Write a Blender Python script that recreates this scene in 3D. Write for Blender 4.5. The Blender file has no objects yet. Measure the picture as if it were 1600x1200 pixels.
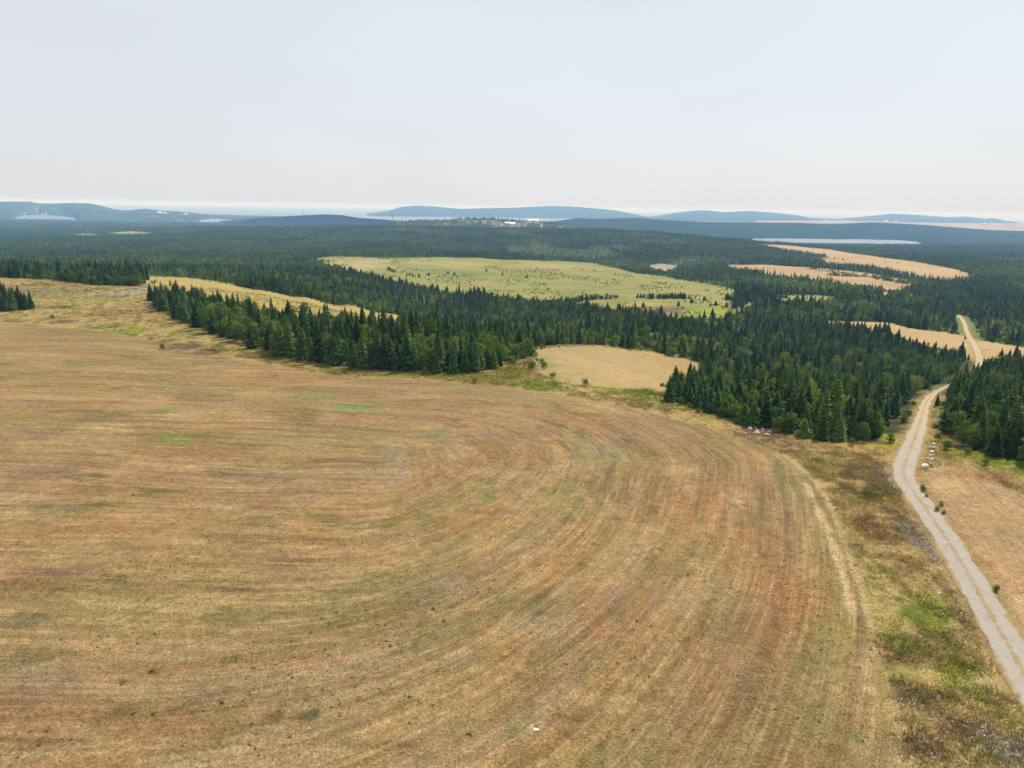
import bpy, math, random
import numpy as np
from mathutils import Matrix, Vector
random.seed(7); rng = np.random.default_rng(11)
sc = bpy.context.scene
# ------------------------------------------------------------------ camera
FPX, CAMZ = 1111.0, 38.0
PITCH, ROLL = math.atan(276/1111), math.atan(0.014)
cam_d = bpy.data.cameras.new('camera'); cam = bpy.data.objects.new('camera', cam_d)
sc.collection.objects.link(cam); sc.camera = cam
cam_d.sensor_fit = 'HORIZONTAL'; cam_d.sensor_width = 36.0; cam_d.lens = 36.0*FPX/1600
cam_d.clip_start = 0.5; cam_d.clip_end = 120000
fw = Vector((0, math.cos(PITCH), -math.sin(PITCH))); r0 = Vector((1,0,0)); u0 = Vector((0, math.sin(PITCH), math.cos(PITCH)))
rt = r0*math.cos(ROLL)+u0*math.sin(ROLL); up = u0*math.cos(ROLL)-r0*math.sin(ROLL)
cam.matrix_world = Matrix(((rt.x,up.x,-fw.x,0),(rt.y,up.y,-fw.y,0),(rt.z,up.z,-fw.z,CAMZ),(0,0,0,1)))
# ------------------------------------------------------------------ light
SUN_EL, SUN_AZ = math.radians(53), math.radians(46)     # azimuth clockwise from the view direction (+Y)
world = bpy.data.worlds.new('World'); sc.world = world; world.use_nodes = True
wn = world.node_tree; wn.nodes.clear()
sky = wn.nodes.new('ShaderNodeTexSky'); sky.sky_type = 'NISHITA'; sky.sun_disc = False
sky.sun_elevation = SUN_EL; sky.sun_rotation = SUN_AZ; sky.altitude = 60
sky.air_density = 1.0; sky.dust_density = 1.4; sky.ozone_density = 2.5
veil = wn.nodes.new('ShaderNodeMixRGB'); veil.inputs[0].default_value = 0.8
veil.inputs[2].default_value = (7.25, 7.35, 7.62, 1)      # thin smoke veil evening out the sky
bg = wn.nodes.new('ShaderNodeBackground'); bg.inputs[1].default_value = 0.086
wo = wn.nodes.new('ShaderNodeOutputWorld')
wtc = wn.nodes.new('ShaderNodeTexCoord'); wmp = wn.nodes.new('ShaderNodeMapping'); wmp.inputs['Scale'].default_value = (1.2, 1.2, 3.5)
wnz = wn.nodes.new('ShaderNodeTexNoise'); wnz.inputs['Scale'].default_value = 1.3; wnz.inputs['Detail'].default_value = 3; wmr = wn.nodes.new('ShaderNodeMapRange')
for q_, v_ in zip((1,2,3,4), (.3,.7,.955,1.045)): wmr.inputs[q_].default_value = v_
wmul = wn.nodes.new('ShaderNodeVectorMath'); wmul.operation = 'SCALE'
wn.links.new(wtc.outputs['Generated'], wmp.inputs[0]); wn.links.new(wmp.outputs[0], wnz.inputs['Vector']); wn.links.new(wnz.outputs['Fac'], wmr.inputs[0])
wn.links.new(sky.outputs[0], veil.inputs[1]); wn.links.new(veil.outputs[0], wmul.inputs[0]); wn.links.new(wmr.outputs[0], wmul.inputs['Scale']); wn.links.new(wmul.outputs[0], bg.inputs[0]); wn.links.new(bg.outputs[0], wo.inputs[0])
sun_d = bpy.data.lights.new('sun', 'SUN'); sun_d.energy = 5.0; sun_d.angle = math.radians(0.6); sun_d.color = (1.0, 0.93, 0.82)
sun = bpy.data.objects.new('sun', sun_d); sc.collection.objects.link(sun)
sdir = Vector((math.sin(SUN_AZ)*math.cos(SUN_EL), math.cos(SUN_AZ)*math.cos(SUN_EL), math.sin(SUN_EL)))
sun.rotation_euler = sdir.to_track_quat('Z', 'Y').to_euler(); sun.location = (0,0,300)
vs = sc.view_settings; vs.view_transform = 'Standard'; vs.look = 'None'; vs.exposure = 0.42; vs.gamma = 1.0; vs.use_curve_mapping = False
sc.cycles.volume_bounces = 0; sc.cycles.max_bounces = 6; sc.cycles.diffuse_bounces = 2; sc.cycles.transparent_max_bounces = 8
sc.cycles.sample_clamp_indirect = 6; sc.cycles.volume_max_steps = 64
HAZE_DENSITY = 1.08e-4
# ------------------------------------------------------------------ survey of the place (map coordinates in metres)
TAB = [[0.0,0.0,0.0,0.0,0.0,0.0,0.0,0.0,0.0,0.0,0.0,0.0,0.0,0.0,0.0,0.0,0.0,0.0,0.0,0.0,0.0,0.0,0.0,0.0,0.0,0.0,0.0,-0.1,-0.7,-2.0,-3.8,-6.1,-8.7,-11.6,-14.6,-17.8,-21.0,-24.0,-27.0,-29.6,-31.9,-34.1,-36.2,-38.3,-40.4,-42.4,-44.4,-46.5,-48.6,-50.8,-53.1,-55.5,-58.0,-60.9,-64.0,-67.2,-70.4,-73.4,-76.2,-78.7,-80.6,-82.1,-83.3,-84.4,-85.5,-87.0,-89.1,-91.7,-95.2,-99.7,-107.0,-107.0],[0.0,0.0,0.0,0.0,0.0,0.0,0.0,0.0,0.0,0.0,0.0,0.0,0.0,0.0,0.0,0.0,0.0,0.0,0.0,0.0,0.0,0.0,0.0,0.0,0.0,0.0,-0.0,-0.1,-0.7,-2.0,-3.8,-6.1,-8.7,-11.6,-14.7,-17.8,-21.0,-24.1,-27.0,-29.6,-31.9,-34.1,-36.2,-38.3,-40.4,-42.4,-44.4,-46.5,-48.6,-50.8,-53.0,-55.4,-58.0,-60.9,-64.0,-67.2,-70.3,-73.4,-76.2,-78.6,-80.6,-82.1,-83.2,-84.3,-85.5,-87.0,-89.0,-91.7,-95.2,-99.7,-107.0,-107.0],[0.0,0.0,0.0,0.0,0.0,0.0,0.0,0.0,0.0,0.0,0.0,0.0,0.0,0.0,0.0,0.0,0.0,0.0,0.0,0.0,0.0,0.0,0.0,0.0,0.0,0.0,-0.0,-0.1,-0.8,-2.1,-3.9,-6.2,-8.8,-11.7,-14.8,-17.9,-21.1,-24.1,-27.0,-29.6,-31.9,-34.1,-36.2,-38.3,-40.3,-42.2,-44.2,-46.3,-48.3,-50.5,-52.7,-55.1,-57.6,-60.5,-63.6,-66.8,-69.9,-73.0,-75.8,-78.2,-80.2,-81.7,-82.8,-83.8,-85.1,-86.7,-88.8,-91.6,-95.1,-99.6,-107.0,-107.0],[0.0,0.0,0.0,0.0,0.0,0.0,0.0,0.0,0.0,0.0,0.0,0.0,0.0,0.0,0.0,0.0,0.0,0.0,0.0,0.0,0.0,0.0,0.0,0.0,0.0,0.0,-0.0,-0.2,-1.0,-2.3,-4.2,-6.5,-9.1,-12.0,-15.1,-18.2,-21.3,-24.3,-27.2,-29.7,-32.0,-34.1,-36.1,-38.1,-40.0,-41.9,-43.8,-45.7,-47.7,-49.8,-51.9,-54.2,-56.7,-59.6,-62.6,-65.7,-68.7,-71.7,-74.5,-76.9,-79.0,-80.5,-81.6,-82.7,-84.2,-86.0,-88.3,-91.2,-94.9,-99.6,-107.0,-107.0],[0.0,0.0,0.0,0.0,0.0,0.0,0.0,0.0,0.0,0.0,0.0,0.0,0.0,0.0,0.0,0.0,0.0,0.0,0.0,0.0,0.0,-0.0,-0.0,-0.0,-0.0,-0.0,-0.0,-0.4,-1.3,-2.8,-4.7,-7.0,-9.7,-12.5,-15.5,-18.7,-21.7,-24.6,-27.3,-29.8,-31.9,-34.0,-35.9,-37.8,-39.6,-41.3,-43.1,-45.0,-46.8,-48.8,-50.8,-52.9,-55.3,-58.0,-60.8,-63.6,-66.5,-69.3,-72.0,-74.3,-76.5,-78.3,-79.7,-81.2,-82.9,-85.0,-87.6,-90.8,-94.7,-99.6,-107.0,-107.0],[0.0,0.0,0.0,0.0,0.0,0.0,0.0,0.0,0.0,0.0,0.0,0.0,0.0,0.0,0.0,0.0,0.0,0.0,0.0,0.0,0.0,-0.0,-0.0,-0.1,-0.1,-0.1,-0.2,-0.8,-1.9,-3.4,-5.4,-7.8,-10.4,-13.1,-16.0,-19.0,-21.9,-24.6,-27.3,-29.7,-31.8,-33.7,-35.6,-37.4,-39.2,-40.9,-42.7,-44.5,-46.3,-48.1,-50.0,-51.9,-54.0,-56.3,-58.6,-61.0,-63.4,-65.8,-68.0,-69.7,-72.1,-75.3,-77.9,-80.0,-82.2,-84.6,-87.4,-90.7,-94.7,-99.6,-107.0,-107.0],[0.0,0.0,0.0,0.0,0.0,0.0,0.0,0.0,0.0,0.0,0.0,0.0,0.0,0.0,0.0,0.0,0.0,0.0,0.0,0.0,0.0,-0.0,-0.1,-0.2,-0.4,-0.5,-0.8,-1.5,-2.8,-4.4,-6.4,-8.7,-11.1,-13.8,-16.5,-19.1,-21.8,-24.4,-26.8,-29.2,-31.3,-33.2,-35.2,-37.0,-38.9,-40.8,-42.7,-44.6,-46.4,-48.2,-50.0,-51.6,-53.2,-54.8,-56.4,-58.0,-59.6,-61.1,-62.4,-62.9,-65.6,-71.6,-76.6,-79.8,-82.6,-85.4,-88.4,-91.5,-95.1,-99.6,-107.0,-107.0],[0.0,0.0,0.0,0.0,0.0,0.0,0.0,0.0,0.0,0.0,0.0,0.0,0.0,0.0,0.0,0.0,0.0,0.0,-0.0,-0.0,-0.0,-0.0,-0.2,-0.5,-0.9,-1.3,-1.9,-2.9,-4.3,-5.9,-7.9,-10.0,-12.2,-14.6,-17.0,-19.3,-21.6,-23.9,-26.2,-28.5,-30.7,-32.7,-34.7,-36.6,-38.6,-40.7,-42.8,-44.9,-46.9,-48.7,-50.3,-51.7,-52.7,-53.4,-54.0,-54.4,-54.9,-55.3,-55.6,-55.5,-58.7,-68.4,-76.2,-80.8,-84.4,-87.7,-90.8,-93.4,-96.1,-99.8,-107.0,-107.0],[0.0,0.0,0.0,0.0,0.0,0.0,0.0,0.0,0.0,0.0,0.0,0.0,0.0,0.0,0.0,0.0,0.0,0.0,-0.0,-0.0,-0.1,-0.2,-0.6,-1.2,-1.9,-2.7,-3.7,-5.1,-6.8,-8.6,-10.5,-12.3,-14.3,-16.2,-18.2,-20.1,-22.0,-24.0,-26.1,-28.2,-30.3,-32.3,-34.2,-36.2,-38.3,-40.6,-42.8,-45.0,-47.0,-48.9,-50.4,-51.5,-51.9,-51.7,-51.0,-50.0,-49.0,-48.3,-49.0,-50.7,-55.1,-67.6,-77.6,-83.8,-88.2,-91.6,-94.4,-96.3,-98.1,-100.7,-107.1,-107.1],[0.0,0.0,0.0,0.0,0.0,0.0,0.0,0.0,0.0,0.0,0.0,0.0,0.0,0.0,0.0,0.0,-0.0,-0.0,-0.0,-0.1,-0.4,-0.8,-1.5,-2.4,-3.4,-4.8,-6.5,-8.5,-10.7,-12.8,-14.8,-16.4,-17.9,-19.4,-20.8,-22.2,-23.6,-25.2,-26.9,-28.6,-30.4,-32.2,-33.8,-35.7,-37.9,-40.1,-42.3,-44.4,-46.5,-48.3,-49.7,-50.8,-50.7,-49.3,-47.1,-44.5,-41.9,-40.4,-43.2,-49.8,-56.6,-70.6,-82.4,-90.1,-94.2,-97.0,-99.0,-100.2,-101.2,-102.7,-107.3,-107.3],[0.0,0.0,0.0,0.0,0.0,0.0,0.0,0.0,0.0,0.0,0.0,0.0,0.0,0.0,0.0,0.0,-0.0,-0.0,-0.1,-0.4,-1.0,-1.8,-3.0,-4.3,-5.7,-7.7,-10.2,-12.9,-15.8,-18.4,-20.5,-22.0,-23.0,-24.0,-24.9,-25.8,-26.7,-27.7,-28.7,-29.8,-31.0,-32.3,-33.6,-35.3,-37.4,-39.5,-41.5,-43.5,-45.5,-47.3,-48.6,-49.5,-48.9,-46.4,-42.7,-38.7,-35.1,-33.3,-39.2,-51.6,-62.0,-76.7,-89.5,-98.0,-101.0,-102.5,-103.6,-104.2,-104.6,-105.2,-107.7,-107.7],[0.0,0.0,0.0,0.0,0.0,0.0,0.0,0.0,0.0,0.0,0.0,0.0,0.0,0.0,0.0,0.0,-0.0,-0.1,-0.3,-0.9,-2.0,-3.4,-4.9,-6.7,-8.6,-11.2,-14.3,-17.8,-21.1,-24.2,-26.5,-28.0,-28.8,-29.4,-29.9,-30.2,-30.6,-31.0,-31.5,-32.0,-32.5,-33.2,-34.0,-35.4,-37.2,-39.2,-41.0,-43.0,-44.9,-46.6,-47.8,-48.1,-46.8,-43.3,-38.7,-34.0,-30.3,-29.7,-38.5,-55.0,-68.4,-83.4,-96.4,-104.1,-105.8,-106.3,-106.7,-106.8,-106.9,-107.1,-107.9,-107.9],[0.0,0.0,0.0,0.0,0.0,0.0,0.0,0.0,0.0,0.0,0.0,0.0,0.0,-0.0,-0.0,-0.0,-0.0,-0.3,-0.8,-1.9,-3.6,-5.4,-7.3,-9.4,-11.8,-14.9,-18.5,-22.3,-26.0,-29.3,-31.9,-33.5,-34.3,-34.6,-34.8,-34.9,-34.9,-34.9,-34.9,-34.9,-35.0,-35.2,-35.5,-36.3,-37.7,-39.3,-41.1,-43.1,-45.1,-46.7,-47.4,-46.8,-44.5,-40.4,-35.4,-30.9,-28.0,-30.5,-42.1,-59.5,-74.4,-89.1,-101.1,-106.9,-107.7,-107.8,-107.8,-107.8,-107.8,-107.9,-108.0,-108.0],[0.0,0.0,0.0,0.0,0.0,0.0,0.0,0.0,0.0,0.0,0.0,0.0,0.0,-0.0,-0.0,-0.0,-0.1,-0.6,-1.6,-3.2,-5.2,-7.4,-9.5,-11.9,-14.7,-18.1,-21.9,-25.8,-29.6,-32.9,-35.6,-37.4,-38.4,-38.6,-38.6,-38.6,-38.4,-38.3,-38.1,-37.9,-37.7,-37.6,-37.6,-38.0,-38.8,-40.2,-42.0,-44.1,-46.0,-47.3,-47.4,-45.5,-42.2,-37.6,-32.8,-28.9,-27.2,-34.0,-48.6,-64.5,-79.5,-93.5,-103.9,-107.7,-108.0,-108.0,-108.0,-108.0,-108.0,-108.0,-108.0,-108.0],[0.0,0.0,0.0,0.0,0.0,0.0,0.0,0.0,0.0,0.0,0.0,0.0,0.0,-0.0,-0.0,-0.1,-0.3,-1.1,-2.4,-4.2,-6.4,-8.5,-10.7,-13.1,-16.1,-19.5,-23.1,-26.9,-30.4,-33.6,-36.3,-38.3,-39.4,-39.7,-39.8,-39.7,-39.7,-39.6,-39.5,-39.4,-39.3,-39.3,-39.5,-40.0,-40.7,-42.2,-44.2,-46.2,-47.8,-48.3,-47.3,-44.2,-39.8,-34.9,-30.3,-27.1,-27.1,-38.2,-54.6,-69.0,-83.6,-96.7,-105.7,-107.9,-108.0,-108.0,-108.0,-108.0,-108.0,-108.0,-108.0,-108.0],[0.0,0.0,0.0,0.0,0.0,0.0,0.0,0.0,0.0,0.0,0.0,0.0,-0.0,-0.0,-0.1,-0.3,-0.7,-1.7,-3.1,-4.9,-6.8,-8.8,-10.7,-13.0,-15.7,-18.6,-21.8,-25.0,-28.1,-30.9,-33.3,-35.3,-36.6,-37.2,-37.5,-37.7,-38.0,-38.2,-38.5,-38.8,-39.2,-39.7,-40.7,-42.0,-43.4,-45.6,-47.8,-49.7,-50.4,-49.7,-47.2,-42.8,-37.5,-32.3,-27.9,-25.3,-27.6,-41.8,-58.7,-72.4,-86.7,-99.0,-106.7,-108.0,-108.0,-108.0,-108.0,-108.0,-108.0,-108.0,-108.0,-108.0],[0.0,0.0,0.0,0.0,0.0,0.0,0.0,0.0,0.0,0.0,0.0,0.0,-0.0,-0.0,-0.3,-0.8,-1.6,-2.8,-4.3,-5.8,-7.5,-9.1,-10.7,-12.6,-14.7,-17.0,-19.5,-21.9,-24.3,-26.6,-28.6,-30.4,-31.9,-32.8,-33.6,-34.3,-35.0,-35.7,-36.5,-37.4,-38.4,-39.6,-41.6,-44.0,-46.6,-49.5,-51.9,-53.3,-53.1,-50.9,-47.0,-41.8,-36.1,-30.8,-26.6,-24.5,-29.3,-45.5,-61.7,-75.4,-89.4,-100.9,-107.3,-108.0,-108.0,-108.0,-108.0,-108.0,-108.0,-108.0,-108.0,-108.0],[0.0,0.0,0.0,0.0,0.0,0.0,0.0,0.0,0.0,0.0,0.0,-0.0,-0.0,-0.2,-0.9,-2.0,-3.5,-5.1,-6.8,-8.4,-9.9,-11.2,-12.5,-13.9,-15.4,-17.0,-18.7,-20.4,-22.1,-23.8,-25.4,-26.9,-28.3,-29.5,-30.7,-31.8,-32.9,-34.1,-35.4,-36.7,-38.2,-40.0,-42.7,-45.8,-48.9,-51.9,-54.0,-54.9,-53.9,-51.1,-46.9,-42.0,-36.8,-32.1,-28.7,-27.3,-34.2,-51.0,-65.7,-79.0,-92.2,-102.5,-107.7,-108.0,-108.0,-108.0,-108.0,-108.0,-108.0,-108.0,-108.0,-108.0],[0.0,0.0,0.0,0.0,0.0,0.0,0.0,0.0,0.0,0.0,-0.0,-0.0,-0.1,-0.6,-1.8,-3.6,-5.8,-8.0,-10.2,-12.1,-13.7,-15.0,-16.1,-17.3,-18.4,-19.5,-20.7,-21.8,-23.0,-24.1,-25.3,-26.5,-27.7,-28.9,-30.1,-31.4,-32.7,-34.0,-35.5,-36.9,-38.4,-40.4,-42.9,-45.8,-48.6,-50.8,-52.3,-52.7,-51.8,-49.6,-46.5,-43.1,-39.6,-36.6,-34.8,-35.3,-44.0,-59.3,-72.0,-83.5,-94.8,-103.4,-107.7,-107.8,-107.8,-107.8,-107.8,-107.8,-107.8,-107.8,-107.8,-107.8],[0.0,0.0,0.0,0.0,0.0,0.0,0.0,0.0,0.0,0.0,-0.0,-0.0,-0.3,-1.2,-2.8,-4.9,-7.4,-10.0,-12.5,-14.8,-16.8,-18.4,-19.8,-21.0,-22.1,-23.2,-24.3,-25.3,-26.3,-27.1,-27.9,-28.7,-29.6,-30.5,-31.5,-32.5,-33.6,-34.6,-35.6,-36.7,-37.9,-39.3,-41.2,-43.1,-44.9,-46.5,-47.5,-48.0,-47.8,-47.1,-46.0,-44.5,-43.2,-42.3,-42.9,-46.4,-56.0,-68.9,-79.4,-88.0,-96.0,-102.7,-107.5,-107.5,-107.5,-107.5,-107.5,-107.5,-107.5,-107.5,-107.5,-107.5],[0.0,0.0,0.0,0.0,0.0,0.0,0.0,0.0,0.0,-0.0,-0.0,-0.2,-0.8,-2.0,-3.7,-5.9,-8.3,-10.9,-13.5,-16.0,-18.3,-20.4,-22.1,-23.6,-25.0,-26.3,-27.6,-28.8,-29.8,-30.6,-31.2,-31.6,-32.2,-32.7,-33.3,-33.9,-34.5,-35.0,-35.5,-36.1,-36.8,-37.7,-38.8,-39.9,-41.1,-42.4,-43.6,-44.7,-45.6,-46.3,-46.8,-46.9,-47.4,-48.4,-50.9,-56.5,-65.4,-75.5,-83.8,-90.1,-95.6,-101.3,-107.2,-107.2,-107.2,-107.2,-107.2,-107.2,-107.2,-107.2,-107.2,-107.2],[0.0,0.0,0.0,0.0,0.0,0.0,0.0,0.0,0.0,-0.0,-0.1,-0.6,-1.6,-3.0,-4.9,-7.1,-9.5,-12.0,-14.6,-17.2,-19.6,-21.9,-23.9,-25.5,-26.9,-28.3,-29.6,-30.8,-31.7,-32.4,-32.7,-33.0,-33.4,-33.9,-34.4,-34.9,-35.4,-35.7,-35.9,-36.2,-36.6,-37.2,-38.0,-38.7,-39.8,-41.2,-42.8,-44.5,-46.2,-47.9,-49.5,-51.1,-53.1,-55.3,-58.5,-63.8,-70.4,-77.4,-83.8,-89.3,-94.7,-101.1,-107.0,-107.0,-107.0,-107.0,-107.0,-107.0,-107.0,-107.0,-107.0,-107.0],[0.0,0.0,0.0,0.0,0.0,0.0,0.0,0.0,0.0,-0.0,-0.3,-1.1,-2.4,-4.1,-6.2,-8.5,-11.0,-13.6,-16.3,-18.8,-21.3,-23.6,-25.5,-27.1,-28.3,-29.3,-30.1,-30.8,-31.5,-31.9,-32.1,-32.4,-33.1,-34.0,-35.1,-36.2,-37.0,-37.6,-37.7,-37.8,-37.9,-38.1,-38.4,-38.9,-39.8,-41.3,-43.2,-45.3,-47.5,-49.7,-52.3,-55.3,-58.5,-61.5,-64.7,-68.4,-72.5,-77.1,-82.1,-87.8,-94.3,-101.9,-106.5,-106.6,-106.6,-106.7,-106.8,-106.9,-107.0,-107.0,-107.0,-107.0],[0.0,0.0,0.0,0.0,0.0,0.0,0.0,0.0,0.0,-0.0,-0.5,-1.5,-2.9,-4.7,-6.8,-9.2,-11.7,-14.3,-16.9,-19.4,-21.8,-24.0,-25.9,-27.4,-28.5,-29.2,-29.6,-30.0,-30.5,-30.9,-31.3,-31.9,-33.0,-34.5,-36.2,-38.0,-39.3,-40.2,-40.4,-40.4,-40.2,-39.9,-39.6,-39.8,-40.6,-42.0,-43.9,-46.1,-48.4,-50.8,-54.1,-57.9,-61.6,-65.0,-67.9,-70.6,-73.4,-76.7,-80.8,-86.5,-93.3,-101.1,-104.4,-104.5,-104.8,-105.1,-105.6,-106.3,-107.1,-107.1,-107.1,-107.1],[0.0,0.0,0.0,0.0,0.0,0.0,0.0,0.0,0.0,-0.0,-0.5,-1.4,-2.7,-4.4,-6.3,-8.4,-10.7,-13.0,-15.4,-17.8,-20.0,-22.1,-24.0,-25.7,-26.9,-27.9,-28.5,-29.2,-30.2,-31.1,-32.0,-33.1,-34.5,-36.1,-38.0,-39.9,-41.2,-42.2,-42.6,-42.8,-42.7,-42.4,-42.2,-42.5,-43.2,-44.5,-46.2,-48.2,-50.3,-52.5,-55.6,-59.1,-62.4,-65.5,-68.1,-70.5,-72.9,-75.8,-79.5,-84.7,-90.7,-97.2,-99.6,-100.1,-100.7,-101.7,-103.1,-105.0,-107.2,-107.4,-107.4,-107.4],[0.0,0.0,0.0,0.0,0.0,0.0,0.0,0.0,0.0,-0.0,-0.4,-1.1,-2.2,-3.5,-5.1,-6.9,-8.8,-10.8,-12.9,-15.0,-17.1,-19.2,-21.2,-23.0,-24.7,-26.1,-27.3,-28.6,-30.4,-32.1,-33.8,-35.4,-36.9,-38.3,-39.8,-41.2,-42.4,-43.2,-43.8,-44.3,-44.7,-45.0,-45.3,-46.0,-46.9,-48.1,-49.5,-51.1,-52.8,-54.7,-57.0,-59.6,-62.1,-64.7,-67.1,-69.4,-71.9,-74.6,-78.1,-82.5,-87.2,-91.9,-93.9,-94.8,-95.9,-97.6,-100.1,-103.5,-107.4,-107.7,-107.7,-107.7],[0.0,0.0,0.0,0.0,0.0,0.0,0.0,0.0,0.0,-0.0,-0.3,-0.9,-1.8,-2.9,-4.3,-5.8,-7.4,-9.2,-11.1,-13.1,-15.1,-17.2,-19.2,-21.2,-23.1,-24.9,-26.6,-28.4,-30.6,-32.9,-35.1,-37.0,-38.5,-39.8,-40.9,-42.0,-42.8,-43.6,-44.3,-45.0,-45.8,-46.6,-47.4,-48.3,-49.4,-50.5,-51.8,-53.1,-54.6,-56.1,-57.9,-59.8,-61.8,-64.0,-66.3,-68.6,-71.1,-73.8,-77.2,-81.0,-84.9,-88.2,-90.2,-91.4,-92.7,-94.9,-98.1,-102.5,-107.5,-107.9,-107.9,-107.9],[0.0,0.0,0.0,0.0,0.0,0.0,0.0,0.0,0.0,-0.0,-0.3,-0.9,-1.7,-2.7,-4.0,-5.4,-7.0,-8.7,-10.5,-12.4,-14.4,-16.5,-18.5,-20.5,-22.5,-24.5,-26.3,-28.3,-30.7,-33.2,-35.5,-37.6,-39.1,-40.3,-41.3,-42.2,-43.0,-43.7,-44.5,-45.3,-46.1,-47.1,-48.1,-49.1,-50.2,-51.4,-52.6,-53.9,-55.2,-56.6,-58.2,-59.9,-61.7,-63.8,-66.0,-68.3,-70.8,-73.5,-76.8,-80.5,-84.0,-87.0,-88.9,-90.1,-91.6,-94.0,-97.4,-102.1,-107.5,-108.0,-108.0,-108.0],[0.0,0.0,0.0,0.0,0.0,0.0,0.0,0.0,0.0,-0.0,-0.3,-0.9,-1.7,-2.7,-3.9,-5.3,-6.9,-8.6,-10.4,-12.3,-14.3,-16.3,-18.4,-20.4,-22.4,-24.4,-26.3,-28.3,-30.7,-33.2,-35.6,-37.7,-39.2,-40.4,-41.3,-42.2,-43.0,-43.7,-44.5,-45.3,-46.2,-47.2,-48.2,-49.3,-50.4,-51.5,-52.7,-54.0,-55.3,-56.7,-58.2,-59.9,-61.7,-63.7,-65.9,-68.3,-70.7,-73.4,-76.8,-80.4,-83.9,-86.8,-88.7,-90.0,-91.4,-93.9,-97.3,-102.1,-107.5,-108.0,-108.0,-108.0]]
MOWN_FIELD = [[28.4,42.2],[30.6,48.2],[32.3,53.0],[35.5,61.9],[38.2,69.4],[41.2,80.4],[44.6,93.8],[44.9,105.6],[41.2,114.2],[35.0,123.9],[25.1,134.0],[13.3,141.9],[0.0,149.6],[-14.3,154.5],[-29.3,157.9],[-44.5,160.2],[-60.2,171.8],[-79.6,184.1],[-102.2,199.2],[-126.8,213.4],[-150.9,223.6],[-166.7,228.7],[-251.6,252.1],[-260,150],[-200,20],[-60,-60],[20,-40],[24,10]]
OPEN_RING = [[-436.0,373.6],[-342.5,381.5],[-266.0,370.0],[-222.6,353.4],[-195.0,338.1],[-174.4,334.7],[-268.5,520.6],[-224.4,498.8],[-144.8,400.6],[-112.7,414.2],[-80.9,443.3],[-59.6,439.4],[-24.4,196.4],[4.5,228.5],[4.9,254.0],[17.1,269.8],[38.4,263.7],[61.8,270.2],[72.8,264.1],[71.0,246.4],[41.8,180.1],[32.3,143.0],[38.0,135.2],[42.7,125.9],[49.0,120.7],[55.2,116.4],[63.1,116.8],[70.3,123.6],[97.1,166.6],[130.4,220.2],[148.4,245.3],[138.5,220.8],[111.8,180.7],[84.4,134.2],[75.7,114.0],[77.8,107.6],[79.5,104.1],[104.8,90.3],[400,60],[400,-300],[-600,-300],[-600,300]]
STRIP_WOOD = [[-146.9,287.2],[-130.4,287.9],[-92.0,252.8],[-62.8,229.2],[-40.3,219.7],[-27.5,213.5],[6.0,222.7],[4.1,188.4],[1.9,176.0],[-6.1,163.5],[-15.0,161.4],[-30.4,164.4],[-43.8,169.2],[-57.7,179.0],[-68.9,187.5],[-90.6,210.8],[-108.2,232.7],[-134.6,264.9]]
LEFT_CLUMP = [[-235.9,303.9],[-202.3,279.3],[-186.8,267.6],[-177.4,261.4],[-172.6,253.4],[-175.9,248.3],[-189.4,242.3]]
SMALL_FIELD = [[5.5,236.5],[16.8,257.5],[37.3,256.0],[60.7,264.9],[70.8,258.2],[59.6,226.4],[44.5,190.5],[35.7,159.7],[22.7,152.9],[10.0,154.3],[5.3,166.2]]
HAY_FIELD = [[62.1,101.2],[66.7,104.2],[68.5,102.3],[70.7,96.7],[71.9,93.2],[79.8,81.7],[45.8,42.6],[45.8,52.5],[48.5,59.5],[51.5,69.8],[53.4,77.4],[56.5,86.6],[58.9,94.3]]
BOG_FIELD = [[-286.1,1022.0],[-281.0,1118.5],[-192.5,1068.0],[-103.7,1136.0],[-2.7,1132.9],[105.0,1213.5],[138.6,1223.3],[163.3,926.0],[191.5,770.7],[208.7,699.6],[203.5,651.7],[154.3,497.5],[211.6,623.0],[258.9,643.4],[292.6,647.4],[272.4,607.7],[195.8,559.8],[142.5,451.5],[97.1,414.2],[66.7,465.2],[34.7,563.6],[-1.0,617.0],[-57.8,630.6],[-104.8,641.2],[-154.1,711.3],[-220.6,846.0]]
CLEARING_STRIP = [[-242.4,471.4],[-209.5,465.6],[-139.4,385.6],[-109.1,400.7],[-79.5,435.3],[-60.6,435.3],[-32.6,221.5],[-61.6,224.4],[-89.6,245.9],[-130.4,287.9],[-147.8,291.7]]
PALE_FIELD_A = [[345.4,1168.5],[387.4,1096.1],[432.5,996.6],[462.6,930.9],[468.7,849.1],[456.2,801.7],[393.9,734.6],[349.1,784.4],[308.7,870.1],[303.9,1010.6]]
PALE_FIELD_B = [[634.7,1896.9],[751.2,1945.9],[811.5,1846.0],[732.2,1382.0],[691.7,1165.8],[656.1,1033.5],[621.9,968.7],[527.8,871.6],[501.5,895.2],[512.9,997.5],[481.3,1111.1],[563.3,1316.6],[623.1,1437.0],[608.1,1648.2]]
PALE_FIELD_C = [[365.3,710.6],[381.1,720.2],[335.5,640.7]]
PALE_FIELD_D = [[193.7,476.6],[214.6,475.2],[250.0,468.8],[247.0,439.6],[270.8,426.0],[267.0,401.8],[271.1,371.3],[270.3,320.7],[188.5,221.5],[223.3,304.2],[207.7,305.7],[213.7,333.5],[216.8,371.4],[213.8,405.6],[200.2,442.1]]
QUARRY = [[225.1,1207.8],[253.8,1255.1],[271.5,1194.4],[233.0,1014.6],[190.9,919.6],[188.8,1001.0]]
FAR_CLEAR_A = [[-1421.3,2314.4],[-1463.7,2481.0],[-1298.1,2292.3],[-1224.6,2154.8],[-1309.2,2168.6]]
FAR_CLEAR_B = [[-1417.6,2516.4],[-1441.9,2732.7],[-1205.6,2425.6],[-1145.3,2295.2],[-1232.9,2276.6]]
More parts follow.
